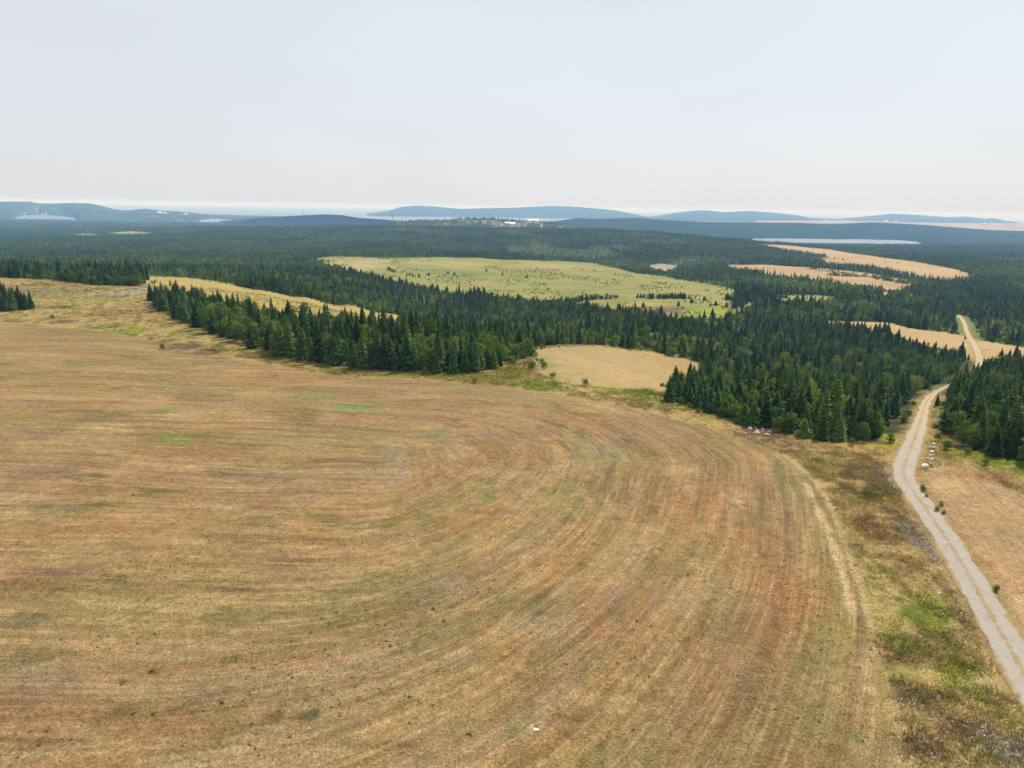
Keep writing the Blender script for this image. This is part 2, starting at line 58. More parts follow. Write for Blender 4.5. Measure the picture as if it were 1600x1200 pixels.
TRACK = [[30,8],[36,28],[41,44],[44.0,53.1],[47.5,63.4],[50.6,72.6],[53.5,82.7],[55.9,91.7],[58.3,100.0],[63.5,107.9],[74.8,125.3],[98.8,164.7],[129.9,215.6],[148.0,241.0],[159.7,252.3],[173.4,265.5],[193.1,288.7],[217.0,323.5],[248.0,375.6],[280.4,433.7],[324.9,509.1],[345.7,549.2]]
TRAM = [[[31.8,52.2],[35.2,61.9],[37.5,69.4],[40.3,78.7],[42.9,88.2],[44.5,97.5],[44.1,105.0]],[[29.6,50.5],[34.4,64.2],[38.7,78.6],[40.7,88.1],[42.4,96.1]]]
ISLANDS = [[119.3,569.0,22,7],[54.2,582.7,30,9],[40.8,578.4,20,9],[212.6,609.1,26,12],[187.9,574.6,16,10],[-128.4,788.4,10,5],[-108.8,749.6,9,4],[-185.1,1026.6,6,3],[581.2,1304.2,20,14],[582.0,1262.7,9,7],[419.9,875.3,40,8],[412.4,980.3,14,10],[415.6,945.9,14,10],[419.9,916.7,14,10],[424.5,890.3,14,10],[429.8,867.4,14,10],[438.4,852.5,14,10],[446.6,837.8,14,10],[452.7,820.2,14,10],[462.3,810.0,14,10]]
SINGLES = [[-111.0,764.4],[-99.3,753.3],[-91.4,772.5],[-74.3,812.7],[-66.4,804.9],[-33.1,874.3],[-13.0,836.5],[29.6,936.9],[15.0,811.8],[149.1,555.5],[149.0,522.4],[132.2,527.0],[155.4,516.7],[117.5,504.5],[628.6,1200.8],[616.0,1194.9],[629.7,1182.7],[35.2,571.7],[638.0,1026.7],[-201.9,1042.9],[91.4,497.9],[45.3,273.2],[-197.5,1044.2]]
BLOBS = [[-57.0,112.9,1.6,4.0,[122,142,60],0.95],[-53.4,110.7,2.1,2.0,[120,145,55],0.9],[-65.9,129.1,2.2,2.6,[130,145,75],0.8],[-103.4,164.6,3.6,4.1,[135,142,80],0.7],[-74.7,150.4,3.4,4.6,[140,142,85],0.5],[-65.2,140.0,3.8,4.0,[125,115,90],0.7],[-40.9,141.8,3.9,3.0,[125,148,82],0.7],[-36.5,137.5,2.5,2.4,[125,148,82],0.7],[-30.6,132.2,3.9,2.7,[118,150,78],0.9],[-24.3,129.9,4.3,2.1,[135,145,85],0.6],[-13.0,115.9,2.4,4.9,[135,138,100],0.8],[-17.1,100.3,1.5,8.1,[165,150,120],0.7],[-19.3,108.9,1.4,4.4,[160,150,118],0.6],[-5.0,90.9,2.6,1.8,[130,135,75],0.5],[-3.3,89.8,1.8,2.2,[130,140,80],0.6],[-17.5,46.5,0.8,0.7,[88,92,52],0.9],[-15.1,46.7,1.1,0.9,[92,96,62],0.9],[-11.8,43.9,1.9,0.7,[110,98,64],0.6],[-7.8,43.7,1.7,0.5,[100,92,60],0.7],[-44.0,59.1,2.1,1.2,[110,110,75],0.7],[-46.5,59.3,1.7,1.1,[110,112,78],0.7],[-41.2,66.6,1.6,0.9,[100,100,58],0.7],[-46.2,67.8,3.9,1.3,[135,108,88],0.7],[-50.4,67.0,2.6,2.4,[140,108,85],0.6],[-27.6,64.8,2.6,0.5,[110,98,72],0.7],[-7.8,67.5,3.4,0.8,[160,145,118],0.6],[-15.4,65.3,3.9,0.5,[120,108,84],0.6],[-31.2,87.8,5.0,5.2,[146,114,90],0.7],[-45.9,107.8,8.0,5.5,[150,112,82],0.5],[-48.5,89.3,2.1,1.3,[105,118,58],0.9],[-46.6,88.9,2.5,0.9,[110,110,60],0.6],[-60.3,94.0,3.1,1.4,[110,108,72],0.8],[-67.8,95.7,5.4,3.4,[145,115,92],0.6],[-79.0,112.9,5.2,4.0,[135,112,95],0.5],[-72.4,124.5,2.2,3.2,[125,128,78],0.7],[-77.5,125.1,2.1,2.4,[125,128,78],0.5],[26.0,45.3,1.0,0.8,[125,130,60],0.8],[31.1,59.6,2.4,3.2,[150,142,80],0.6],[6.2,89.1,3.5,6.5,[146,140,80],0.55],[5.5,92.4,1.8,1.9,[110,120,60],0.5],[13.7,110.4,6.4,5.1,[150,146,110],0.5],[16.3,105.9,4.0,3.5,[140,148,85],0.5],[-4.5,80.8,4.7,3.6,[182,136,86],0.4],[2.2,106.2,5.0,3.6,[182,136,88],0.45],[-9.2,98.5,2.8,1.5,[180,134,90],0.4],[28.3,75.0,4.5,13.0,[184,134,84],0.4],[-45.4,77.7,4.5,2.0,[180,138,86],0.35],[8.3,61.2,1.3,6.7,[176,125,75],0.4],[16.6,52.7,1.4,5.2,[172,128,78],0.4],[-16.8,71.9,4.3,1.2,[180,134,84],0.4],[-17.9,53.6,3.9,0.8,[172,126,80],0.4],[-0.3,56.9,3.5,1.4,[176,130,82],0.4],[10.2,61.3,1.1,1.1,[110,112,72],0.6],[6.9,62.3,0.9,1.6,[140,115,90],0.6],[19.3,69.6,0.9,1.1,[95,98,58],0.5],[0.8,45.5,1.5,1.3,[140,138,90],0.6],[2.2,45.7,0.5,0.4,[205,190,150],0.8],[-23.9,53.5,0.8,0.5,[100,105,60],0.6],[-31.5,50.4,0.6,0.4,[90,100,52],0.9],[-29.8,51.6,0.4,0.3,[80,92,44],0.9],[-22.4,47.9,0.4,0.3,[78,92,42],0.9],[-34.7,44.1,2.7,1.3,[128,105,74],0.5],[-24.4,45.0,3.3,1.7,[150,118,88],0.6],[-1.5,162.0,7.5,5.6,[140,160,42],0.95],[-8.0,157.4,4.3,3.1,[150,150,60],0.8],[5.6,151.9,5.4,4.9,[135,148,52],0.9],[29.1,148.7,6.6,4.4,[128,145,48],0.95],[-14.8,159.5,5.9,2.5,[140,150,55],0.8],[-26.8,160.7,4.4,2.6,[150,150,60],0.7],[-90.1,190.5,4.8,6.2,[110,88,72],0.9],[-80.9,184.0,3.6,4.2,[105,82,68],0.9],[-98.6,195.5,3.4,3.8,[125,98,78],0.7],[-154.3,235.4,2.9,5.4,[110,88,66],0.8],[-145.4,228.0,3.9,3.8,[120,92,70],0.8],[-116.5,214.3,4.1,6.7,[138,156,46],0.95],[-129.1,222.9,4.6,7.2,[120,135,58],0.8],[-171.1,305.5,12.2,13.6,[172,166,142],0.9],[-162.7,316.0,6.9,15.6,[178,172,148],0.9],[-195.2,309.0,15.3,16.0,[130,130,92],0.8],[-215.2,313.9,15.7,14.1,[140,132,92],0.7],[-169.3,279.1,18.8,13.0,[168,162,84],0.7],[-115.9,250.0,6.7,4.7,[92,100,42],0.9],[-165.8,259.2,4.9,4.9,[92,102,46],0.8],[-139.1,255.3,13.0,6.4,[140,110,72],0.6],[-137.7,276.3,6.8,7.7,[135,100,78],0.8],[-109.7,251.2,4.3,9.9,[140,140,60],0.6],[-91.1,211.9,5.6,5.5,[130,140,55],0.8],[-72.6,188.1,5.0,5.2,[150,150,60],0.6],[44.4,120.4,6.2,2.9,[130,102,82],0.85],[48.5,113.5,6.8,3.3,[145,118,90],0.8],[42.6,129.6,8.6,3.4,[160,150,75],0.7],[58.0,115.4,7.1,2.3,[172,150,72],0.7],[58.2,111.3,8.7,2.4,[180,148,92],0.7],[68.2,122.2,2.8,8.6,[160,164,52],1],[64.7,113.7,4.5,2.6,[165,160,60],0.9],[96.9,169.0,0.4,51.9,[152,168,48],1],[110.2,188.7,0.4,57.3,[150,168,48],1],[128.7,219.4,1.8,23.9,[150,160,60],0.9],[94.0,152.6,0.1,52.0,[155,164,58],1],[74.4,118.8,0.9,7.8,[158,160,60],0.9],[73.2,118.9,1.2,3.3,[160,160,60],0.5],[48.7,91.4,2.2,2.0,[98,106,48],0.95],[51.6,93.4,1.8,2.1,[105,115,52],0.8],[51.2,89.8,0.5,0.9,[170,160,50],0.9],[48.2,96.3,1.9,3.0,[145,130,85],0.6],[55.3,98.4,2.1,4.1,[155,145,135],0.9],[49.7,83.5,1.2,4.2,[120,98,80],0.8],[49.2,78.1,1.6,4.1,[140,132,122],0.9],[48.8,74.1,1.2,4.6,[150,142,132],0.9],[45.1,80.6,2.0,5.4,[128,92,62],0.8],[54.3,103.1,4.0,2.9,[142,118,88],0.7],[43.9,72.4,1.8,2.1,[125,90,55],0.7],[40.9,63.2,2.5,2.6,[108,118,42],0.9],[35.5,57.7,1.6,1.6,[122,128,46],0.85],[39.7,57.8,1.8,3.1,[110,110,48],0.8],[38.9,54.0,1.9,1.4,[140,144,50],0.9],[38.4,51.1,1.4,1.3,[132,140,45],0.9],[37.0,52.3,1.1,0.9,[152,160,44],0.8],[40.6,60.4,1.1,0.7,[136,148,42],0.8],[43.9,57.9,1.3,4.1,[140,115,90],0.85],[46.1,63.3,0.9,3.5,[130,112,96],0.85],[36.0,44.2,1.7,2.3,[150,145,125],0.9],[32.4,49.8,1.8,2.1,[112,104,72],0.85],[34.4,46.2,1.7,1.8,[112,92,70],0.85],[30.5,44.4,1.9,1.3,[120,98,72],0.8],[31.8,46.8,0.6,1.2,[150,135,60],0.7],[33.7,57.7,1.0,4.0,[150,120,78],0.7],[77.3,105.2,5.1,2.3,[138,154,46],0.95],[73.9,109.4,3.2,2.9,[150,162,50],0.95],[79.2,100.8,4.9,2.2,[138,152,46],0.95],[69.8,99.7,5.8,2.2,[165,125,85],0.8],[69.7,109.3,1.4,3.5,[150,130,80],0.7],[62.6,95.7,2.9,3.0,[205,172,120],0.7],[64.2,86.9,5.2,4.1,[200,165,115],0.5],[55.7,69.9,4.3,5.6,[190,150,105],0.5],[53.9,80.8,1.6,3.0,[150,120,72],0.8],[51.9,72.7,1.5,3.0,[150,118,72],0.8],[8.5,187.4,3.6,26.9,[150,148,85],0.7],[10.4,161.1,3.1,4.5,[140,145,70],0.5],[57.7,241.0,13.5,15.5,[186,146,90],0.6],[34.0,183.9,18.4,14.0,[200,165,110],0.6],[21.1,191.8,9.0,14.3,[190,165,115],0.5],[-194.6,900.7,44.6,115.4,[188,170,118],0.9],[-88.5,968.7,77.0,51.9,[185,168,112],0.8],[71.0,1029.6,65.3,68.3,[180,165,110],0.7],[93.3,521.8,18.4,29.8,[178,165,90],0.8],[107.0,477.0,19.0,22.2,[125,100,82],0.95],[96.3,488.4,10.6,18.6,[130,105,85],0.9],[140.5,488.3,10.9,16.2,[150,168,60],0.95],[119.8,459.1,11.0,15.7,[150,170,55],0.9],[199.2,656.8,12.9,34.3,[180,168,105],0.8],[-60.9,826.9,43.9,47.6,[120,135,75],0.6],[-151.9,336.6,5.9,19.6,[200,175,125],0.8],[-194.7,408.1,1.6,60.0,[175,165,80],0.7],[-96.8,443.5,15.6,28.3,[185,165,105],0.6]]
ZONES = [[166.8,301.8,22.7,44.8,"leaf",0.8],[107.1,257.1,36.5,58.8,"leaf",0.5],[143.8,250.0,5.1,45.0,"leaf",0.75],[77.7,282.7,31.5,35.9,"leaf",0.35],[60.7,335.4,34.8,39.7,"leaf",0.4],[-12.1,426.1,23.1,50.2,"leaf",0.35],[191.3,277.1,9.5,31.2,"leaf",0.7],[110.6,160.0,5.8,31.3,"leaf",0.4],[180.2,500.3,77.3,51.8,"leaf",0.55],[347.7,646.1,115.8,83.1,"leaf",0.5],[109.4,201.7,2.1,44.4,"leaf",0.4],[-338.5,509.8,11.4,182.0,"leaf",0.8],[-218.6,373.9,9.8,26.9,"leaf",0.5],[-65.6,193.2,5.1,7.5,"leaf",0.5],[-91.2,238.3,7.9,12.0,"leaf",0.35],[-244.6,578.8,17.0,72.4,"leaf",0.6],[93.2,413.6,28.0,28.5,"dead",0.65],[74.4,489.0,10.7,26.8,"dead",0.5],[159.7,364.3,17.1,26.3,"dead",0.45],[153.3,391.9,17.2,23.7,"dead",0.5],[-81.9,641.9,16.2,30.8,"dead",0.4],[168.5,240.0,3.6,17.9,"dead",0.8],[-620.6,1312.6,55.8,167.1,"dead",0.6],[-823.9,1380.5,67.1,245.4,"dead",0.4],[94.0,1372.2,130.4,234.5,"dead",0.2],[-229.7,1696.8,74.9,188.8,"leaf",0.5],[486.3,1380.8,87.2,231.8,"leaf",0.5],[281.1,590.7,44.2,31.8,"leaf",0.8],[76.3,118.6,1.6,6,"leaf",0.6],[152.9,411.0,14.3,15.2,"leaf",0.7]]
HILLS = [["coast_hills",7700,[[-8800,-68.3],[-6764,-14.5],[-5410,23.5],[-5275,27.2],[-5073,28.0],[-5022,9.2],[-4873,11.2],[-4670,20.5],[-4468,19.9],[-4337,-7.7],[-4206,-41.9],[-4072,-49.9],[-3970,-35.4],[-3868,-27.5],[-3735,-45.3],[-3533,-52.4],[-3332,-72.6],[-3198,-83.9],[-2929,-93.4],[-2524,-94.5],[-2256,-136.9]],[[-1.1476,4370],[-0.6888,5441],[-0.6747,7022],[-0.6526,7457],[-0.6351,7219],[-0.6177,6847],[-0.6049,6126],[-0.5968,5014],[-0.4385,4941],[-0.4265,6206],[-0.4071,6533],[-0.3914,6103],[-0.3812,5082],[-0.2933,4839]]],["wooded_hill",4700,[[-1917,-100.3],[-1665,-52.6],[-1499,-40.3],[-1333,-28.0],[-1210,-22.3],[-1107,-24.9],[-1004,-43.6],[-840,-53.4],[-510,-81.1]],[[-0.4079,4589],[-0.1086,4830]]],["far_hills_west",12500,[[-3001,-194.1],[-2724,-127.3],[-2449,-88.6],[-2119,-38.3],[-1954,17.0],[-1680,47.2],[-1353,35.8],[-916,-0.7],[-588,14.4],[-42,32.4],[612,67.8],[940,66.9],[1377,41.1],[1706,13.8],[2037,-41.5],[2369,-106.9]],[[-0.24,8922],[-0.0909,9948],[0.1897,10248]]],["far_hills_east",13500,[[2322,-121.7],[2674,-71.6],[3024,-6.5],[3375,32.7],[3552,35.1],[3849,4.7],[4319,34.0],[4674,15.9],[5150,-22.8],[5511,-78.2],[5985,-86.9],[6335,-51.9],[6800,-0.3],[6915,20.8],[7389,7.7],[7985,-29.4],[8336,-9.5],[8697,-49.9],[8848,-32.7],[9118,-90.2],[9655,-117.5],[12964,-106.9]],[[0.1722,8962],[0.9612,9827]]],["farm_plain",9500,[[3134,-88.9],[3716,-81.0],[4297,-69.0],[4797,-74.3],[5215,-84.9],[5798,-85.0],[6296,-78.2],[6795,-75.5],[9123,-64.0]],[[0.3303,7884],[0.3918,7513],[0.5499,7349],[0.6115,6876],[0.6998,6078],[0.9646,4991]]],["blue_ridge",4800,[[154,-74.4],[322,-39.2],[405,-25.8],[574,-27.6],[826,-16.0],[995,-30.1],[1248,-38.9],[1500,-37.5],[1879,-36.4],[2048,-40.3],[2216,-33.9],[2340,-24.0],[2510,-29.9],[2721,-39.3],[2935,-57.0],[3148,-70.5],[3361,-80.0],[3783,-82.5],[4630,-95.7]],[[0.0325,3420],[0.1737,3438],[0.3063,3173],[0.3322,3717],[0.438,3750],[0.5262,3698],[0.5546,3555],[0.5671,3060],[0.7034,3324],[0.9686,3204]]],["village_hill",3000,[[-537,-40.9],[-470,-24.6],[-417,-18.7],[-273,-15.5],[-220,-10.9],[-141,-8.5],[-9,-11.9],[122,-16.5],[228,-27.9]],[[-1,2700],[1,2700]]]]
HOUSES = [[-186.6,2930,-24.4,11,0],[-155.7,2930,-22.7,13,1],[-119.7,2930,-19.7,16,0],[-86.0,2920,-21.6,14,2],[-52.4,2910,-24.7,10,0],[-26.9,2910,-25.6,20,1],[-6.4,2900,-27.5,22,0],[19.1,2900,-26.0,12,0],[42.1,2905,-25.7,12,2],[66.1,2960,-15.2,22,0],[89.4,2960,-14.9,22,0],[-227.5,2960,-18.0,9,1],[50.1,2930,-21.2,10,1],[108.2,2900,-24.7,10,0],[-4868.0,7000,-45.8,13,0],[-4639.4,6900,-71.9,15,0],[-4651.5,6850,-95.1,13,0],[-4433.3,6850,-83.3,13,0],[-4434.0,6900,-75.0,12,0],[-3958.9,6900,-50.8,15,0],[-3300.4,6800,-57.6,34,0],[-3253.1,6800,-61.0,26,0],[-3499.2,6900,-50.5,14,1],[-3561.1,6900,-63.1,13,1],[-3360.9,6800,-65.4,12,0],[-3017.6,6700,-62.7,20,0],[-3104.1,6800,-61.9,13,0],[3963.1,9300,-74.0,28,0],[4736.4,9300,-67.4,34,0],[4806.7,9200,-68.6,28,0],[5278.8,8200,-75.0,30,0],[5365.4,8200,-77.3,26,0]]
MASTS = [[-1243.4,4300,-35.5],[-450.6,2700,-21.0]]
BOULDERS = [[63.6,103.2],[64.9,104.4],[66.7,106.8],[67.4,108.5],[68.8,110.4],[70.1,112.7],[71.8,115.2]]
ROCKPILES = [[[-69.7,194.8],[-66.5,193.2],[-61.9,187.1],[-57.9,182.2]],[[-48.4,174.9],[-45.2,175.1],[-40.6,172.4],[-37.7,170.3],[-34.5,169.8]],[[42.5,123.5],[43.7,122.0],[45.3,119.8]]]
TRACK_SHRUBS = [[58.3,94.3],[57.8,93.1],[57.2,91.3],[55.8,86.6],[56.2,85.6],[50.5,66.5],[57.4,88.3],[-29.8,165.2],[-27.6,163.9],[-25.0,164.8],[-21.6,166.4],[-16.4,164.0],[-14.6,162.8],[-8.2,152.5],[65.4,117.0],[57.8,115.0],[36.3,133.3],[35.5,136.5],[-93.5,186.6],[-153.9,235.4],[73.9,109.4],[72.3,112.0],[74.7,118.8],[73.8,104.5]]
WHITE_STONE = [2.2,45.6]
POST = [-91.3,200.0]
FIELD_WEEDS = [[-31.3,50.0],[-29.7,51.7],[-22.3,47.8],[-28.6,46.6],[-7.8,49.1],[-7.4,62.0],[-6.2,60.0],[-2.8,44.9],[19.2,69.2],[12.2,60.2],[2.2,45.9],[-50.0,87.7],[-39.9,55.9],[-10.5,55.8],[-27.0,46.5]]

TABA = np.array(TAB)
LY0, LY1 = math.log(60), math.log(6200)
def hgt(X, Y):
    X = np.asarray(X, float); Y = np.asarray(Y, float); Yc = np.maximum(Y, 1)
    uu = np.clip((X/Yc+0.84)/0.06, 0, 27.9999); ll = np.clip((np.log(np.maximum(Yc, 60.001))-LY0)/(LY1-LY0)*71, 0, 70.9999)
    i = uu.astype(int); j = ll.astype(int); a = uu-i; b = ll-j; a = a*a*(3-2*a)
    z = (TABA[i,j]*(1-a)+TABA[i+1,j]*a)*(1-b)+(TABA[i,j+1]*(1-a)+TABA[i+1,j+1]*a)*b
    w = np.clip((np.hypot(X,Y)-15)/60, 0, 1)
    return z + 0.25*w*np.sin(X*0.043+1.3)*np.cos(Y*0.037) + 0.10*np.sin(X*0.13+Y*0.09) + 0.06*np.sin(X*0.31-Y*0.23)
def hz(x, y): return float(hgt(x, y))
# ------------------------------------------------------------------ numpy noise and polygons
_perm = np.random.default_rng(5).random((256,256))
def vnoise(x, y, s=0):
    x = x+s*17.3; y = y+s*9.1
    xi = np.floor(x).astype(int); yi = np.floor(y).astype(int); fx = x-xi; fy = y-yi
    fx = fx*fx*(3-2*fx); fy = fy*fy*(3-2*fy)
    g = lambda a, b: _perm[a & 255, b & 255]
    return (g(xi,yi)*(1-fx)+g(xi+1,yi)*fx)*(1-fy)+(g(xi,yi+1)*(1-fx)+g(xi+1,yi+1)*fx)*fy
def fbm(x, y, sc_, o=4, s=0):
    v = 0; a = 0.5; t = 0
    for k in range(o):
        v = v+a*vnoise(x/sc_*2**k, y/sc_*2**k, s+k*3); t += a; a *= 0.55
    return v/t
def inside(poly, x, y):
    p = np.array(poly, float); c = np.zeros(x.shape, bool); n = len(p); j = n-1
    for i in range(n):
        xi, yi = p[i]; xj, yj = p[j]
        m = ((yi > y) != (yj > y)) & (x < (xj-xi)*(y-yi)/((yj-yi) or 1e-9)+xi)
        c ^= m; j = i
    return c
def segdist(pts, x, y, closed=False):
    p = [np.array(q, float) for q in pts]; d = np.full(x.shape, 1e9)
    m = len(p) if closed else len(p)-1
    for i in range(m):
        a = p[i]; b = p[(i+1) % len(p)]; e = b-a; L = max(float(e@e), 1e-9)
        t = np.clip(((x-a[0])*e[0]+(y-a[1])*e[1])/L, 0, 1)
        d = np.minimum(d, np.hypot(x-a[0]-t*e[0], y-a[1]-t*e[1]))
    return d
def sdist(poly, x, y):           # positive inside
    d = np.full(x.shape, -1e9); P = np.array(poly); pad = 60
    m = (x > P[:,0].min()-pad) & (x < P[:,0].max()+pad) & (y > P[:,1].min()-pad) & (y < P[:,1].max()+pad)
    if m.any():
        xs, ys = x[m], y[m]; dd = segdist(poly, xs, ys, True); d[m] = np.where(inside(poly, xs, ys), dd, -dd)
    return d
def smooth(pts, n=3):
    p = [tuple(q) for q in pts]
    for _ in range(n):
        q = [p[0]]
        for a, b in zip(p[:-1], p[1:]):
            q += [(a[0]*.75+b[0]*.25, a[1]*.75+b[1]*.25), (a[0]*.25+b[0]*.75, a[1]*.25+b[1]*.75)]
        p = q+[p[-1]]
    return p
TRACK_S = smooth(TRACK)
def lin(c):
    c = np.array(c, float)/255; return np.where(c <= .04045, c/12.92, ((c+.055)/1.055)**2.4)
ALB = 0.53
def alb(c, k=1.0): return lin(c)*ALB*k
CLEARINGS = [(BOG_FIELD,(150,152,80),6), (PALE_FIELD_A,(196,166,122),4), (PALE_FIELD_B,(200,170,126),6), (PALE_FIELD_C,(196,176,120),3),
             (PALE_FIELD_D,(196,168,118),3), (QUARRY,(178,165,150),3), (FAR_CLEAR_A,(150,160,100),10), (FAR_CLEAR_B,(158,160,112),10)]
def forest_mask(x, y):
    """True where trees grow."""
    wx = (fbm(x, y, 14, 2, 40)-.5)*5; wy = (fbm(x, y, 14, 2, 60)-.5)*5
    X = x+wx*np.clip(y/300,.3,2); Yy = y+wy*np.clip(y/300,.3,2)
    f = ~inside(OPEN_RING, X, Yy)
    f |= inside(STRIP_WOOD, X, Yy) | inside(LEFT_CLUMP, X, Yy)
    for p in (BOG_FIELD, CLEARING_STRIP, PALE_FIELD_A, PALE_FIELD_B, PALE_FIELD_C, PALE_FIELD_D, QUARRY, FAR_CLEAR_A, FAR_CLEAR_B):
        f &= ~inside(p, X, Yy)
    for (cx, cy, rx, ry) in ISLANDS:
        f |= ((X-cx)/rx)**2+((Yy-cy)/ry)**2 < 1
    near = (x > 20) & (x < 420) & (y < 620)
    if near.any():
        dd = np.full(x.shape, 99.); dd[near] = segdist(TRACK_S, x[near], y[near])
        f &= dd > 5.0 + 2.0*vnoise(x/9, y/9, 3)
    return f & (y > 60)
# ------------------------------------------------------------------ the round-and-round mowing pattern
SPX, SPY = -16.0, 104.0
def swath(x, y):
    dx = x-SPX; dy = y-SPY+np.minimum(dx, 0)*0.06; ny = np.maximum(-dy, 0)
    de = np.maximum(dx+.33*ny, 0)
    r = np.where(dy < 0, (de**2.6+(.62*ny)**2.6)**(1/2.6), np.hypot(np.maximum(dx, 0), dy))
    r = r+(fbm(x, y, 55, 2, 9)-.5)*6
    ang = np.where(dx > 0, np.arctan2(dx, -dy), 0.0)
    t = np.where(dx > 0, ang*50, dx)
    t = np.where((dx <= 0) & (dy > 0), math.pi*50-dx, t)
    return r, t
def blend(C, w, c): return C*(1-w[:,None])+c*w[:,None]
def ss(a, b, v): t = np.clip((v-a)/(b-a), 0, 1); return t*t*(3-2*t)
def ground_colour(x, y):
    """dry matter, green growth, soil and gravel as they lie; returns rgb albedo and a weight for mown ground"""
    n1 = fbm(x, y, 22, 4, 1); n2 = fbm(x, y, 6, 3, 2); n3 = fbm(x, y, 60, 3, 3); n4 = fbm(x, y, 2.2, 2, 4)
    C = np.tile(alb((66,70,40),.8), (len(x),1))
    C = blend(C, ss(.45,.6,n2), alb((92,88,52),.8))
    C = blend(C, ss(.54,.575, fbm(x*.7, y*.45, 42, 3, 300))*.8, alb((122,136,66)))
    far = ss(600, 2500, y)*.8; C = blend(C, far, alb((48,62,38),.8))
    mown = np.zeros(len(x))
    wob = (n2-.5)*5+(n1-.5)*5
    o = ss(-1.5, 1.5, sdist(OPEN_RING, x, y)+wob*.6)
    verge = np.tile(alb((178,156,98)), (len(x),1))
    verge = blend(verge, ss(.5,.7,n2)*.8, alb((150,152,66)))
    verge = blend(verge, ss(.5,.74,n1)*.6, alb((152,128,86)))
    verge = blend(verge, ss(.55,.75,n4)*.6, alb((195,168,114)))
    verge = blend(verge, ss(.58,.68,1-n4)*.5, alb((92,84,48)))
    C = C*(1-o[:,None])+verge*o[:,None]
    m = ss(-.8, 1.6, sdist(MOWN_FIELD, x, y)+wob*.35)
    base = np.tile(alb((160,132,90)), (len(x),1))
    base = blend(base, ss(60,150,y)*.75, alb((170,145,112)))
    base = blend(base, ss(.45,.65,n3)*.5, alb((170,142,84)))
    base = blend(base, ss(.48,.7,n1)*.4, alb((168,130,84)))
    base = blend(base, ss(.5,.7,fbm(x,y,30,3,21))*.4, alb((156,124,92)))
    base = blend(base, ss(.56,.74,fbm(x,y*1.6,16,3,31))*.45, alb((138,132,78)))
    base = blend(base, ss(.56,.7,fbm(x,y*1.5,9,3,35))*.35, alb((196,166,116)))
    base = blend(base, ss(.52,.66,fbm(x,y*1.4,5,4,33))*.4, alb((150,120,80)))
    base = blend(base, ss(.54,.66,fbm(x*.8,y*1.6,7,4,37))*.4, alb((208,178,126)))
    base = blend(base, ss(.57,.68,fbm(x*.8,y*1.6,11,4,39))*.4, alb((176,134,86)))
    rr, tt = swath(x, y)
    for k, (sz, c_, w_, th) in enumerate([(7,(138,112,96),.55,.56),(9,(122,122,74),.5,.57),(5,(112,108,70),.5,.60),(8,(168,122,78),.36,.57),(6,(186,160,112),.55,.55),(10,(158,142,84),.36,.58),(4,(150,140,118),.5,.59),(3,(100,106,62),.7,.62)]):
        base = blend(base, ss(th, th+.10, fbm(rr*1.0, tt*.32, sz, 4, 600+k*7))*w_*.82, alb(c_, 1.05))
    st = fbm(rr*1.0, tt*.05, 1.7, 3, 50); base = blend(base, ss(.5,.68,st)*.20, alb((140,108,68))); base = blend(base, ss(.52,.7,1-st)*.18, alb((206,174,122)))
    st = fbm(rr*1.0, tt*.07, 4.5, 2, 55); base = blend(base, ss(.52,.68,st)*.22, alb((166,130,86))); base = blend(base, ss(.55,.68,1-st)*.2, alb((158,142,84)))
    for k, ln in enumerate(TRAM):
        d = segdist(smooth(ln), x, y)+(n4-.5)*.5
        base = blend(base, (1-ss(.2,.75,d))*.9*ss(.30,.50,fbm(x,y,5,2,70+k)), alb((214,188,142)))
    C = C*(1-m[:,None])+base*m[:,None]; mown = np.maximum(mown, m)
    h = ss(-.8, 1.4, sdist(HAY_FIELD, x, y)+wob*.3)
    hb = np.tile(alb((186,160,118)), (len(x),1)); hb = blend(hb, ss(.45,.7,n2)*.6, alb((206,174,126))); hb = blend(hb, ss(.5,.7,n1)*.5, alb((168,138,98)))
    C = C*(1-h[:,None])+hb*h[:,None]; mown = np.maximum(mown, h*.6)
    s_ = ss(-1, 2.5, sdist(SMALL_FIELD, x, y)+wob*.6)
    sb = np.tile(alb((178,160,110)), (len(x),1)); sb = blend(sb, ss(.45,.7,n2)*.5, alb((200,168,112)))
    C = C*(1-s_[:,None])+sb*s_[:,None]; mown = np.maximum(mown, s_*.5)
    for poly, col, w in [(CLEARING_STRIP,(184,165,98),3)]+CLEARINGS:
        q = ss(-w, w, sdist(poly, x, y)+wob)
        cb = np.tile(alb(col), (len(x),1)); cb = blend(cb, ss(.52,.62,fbm(x*.15,y,9,3,83))*.4, alb(col,1.2)); cb = blend(cb, ss(.52,.66,fbm(x*.5,y*.5,24,4,85))*.35, alb((176,152,104))); cb = blend(cb, ss(.45,.65,fbm(x*.35,y,14,3,80))*.45, alb(col,.74)); cb = blend(cb, ss(.5,.7,n1)*.35, alb((178,168,108)))
        C = C*(1-q[:,None])+cb*q[:,None]
    for (cx, cy, rx, ry, c, s) in BLOBS:
        mm = (np.abs(x-cx) < rx*2.2) & (np.abs(y-cy) < ry*2.2)
        if not mm.any(): continue
        xs, ys = x[mm], y[mm]; e = np.sqrt(((xs-cx)/rx)**2+((ys-cy)/ry)**2)
        sz = max(.8, min(rx, ry)*.7)
        w = s*(1-ss(.45, 1.35, e+(fbm(xs, ys, sz*1.6, 3, 90)-.5)*1.5))*ss(.22,.5,fbm(xs,ys,sz*.8,2,95)+.1)
        C[mm] = blend(C[mm], w, alb(c))
    tm = (x > 20) & (x < 420) & (y < 620)
    td = np.full(len(x), 99.); td[tm] = segdist(TRACK_S, x[tm], y[tm])
    tw = 1-ss(1.6, 3.4, td+(n4-.5)*2.5)
    C = blend(C, tw*.6*(1-m), alb((170,140,96)))
    return np.clip(C, 0.004, 0.9), mown
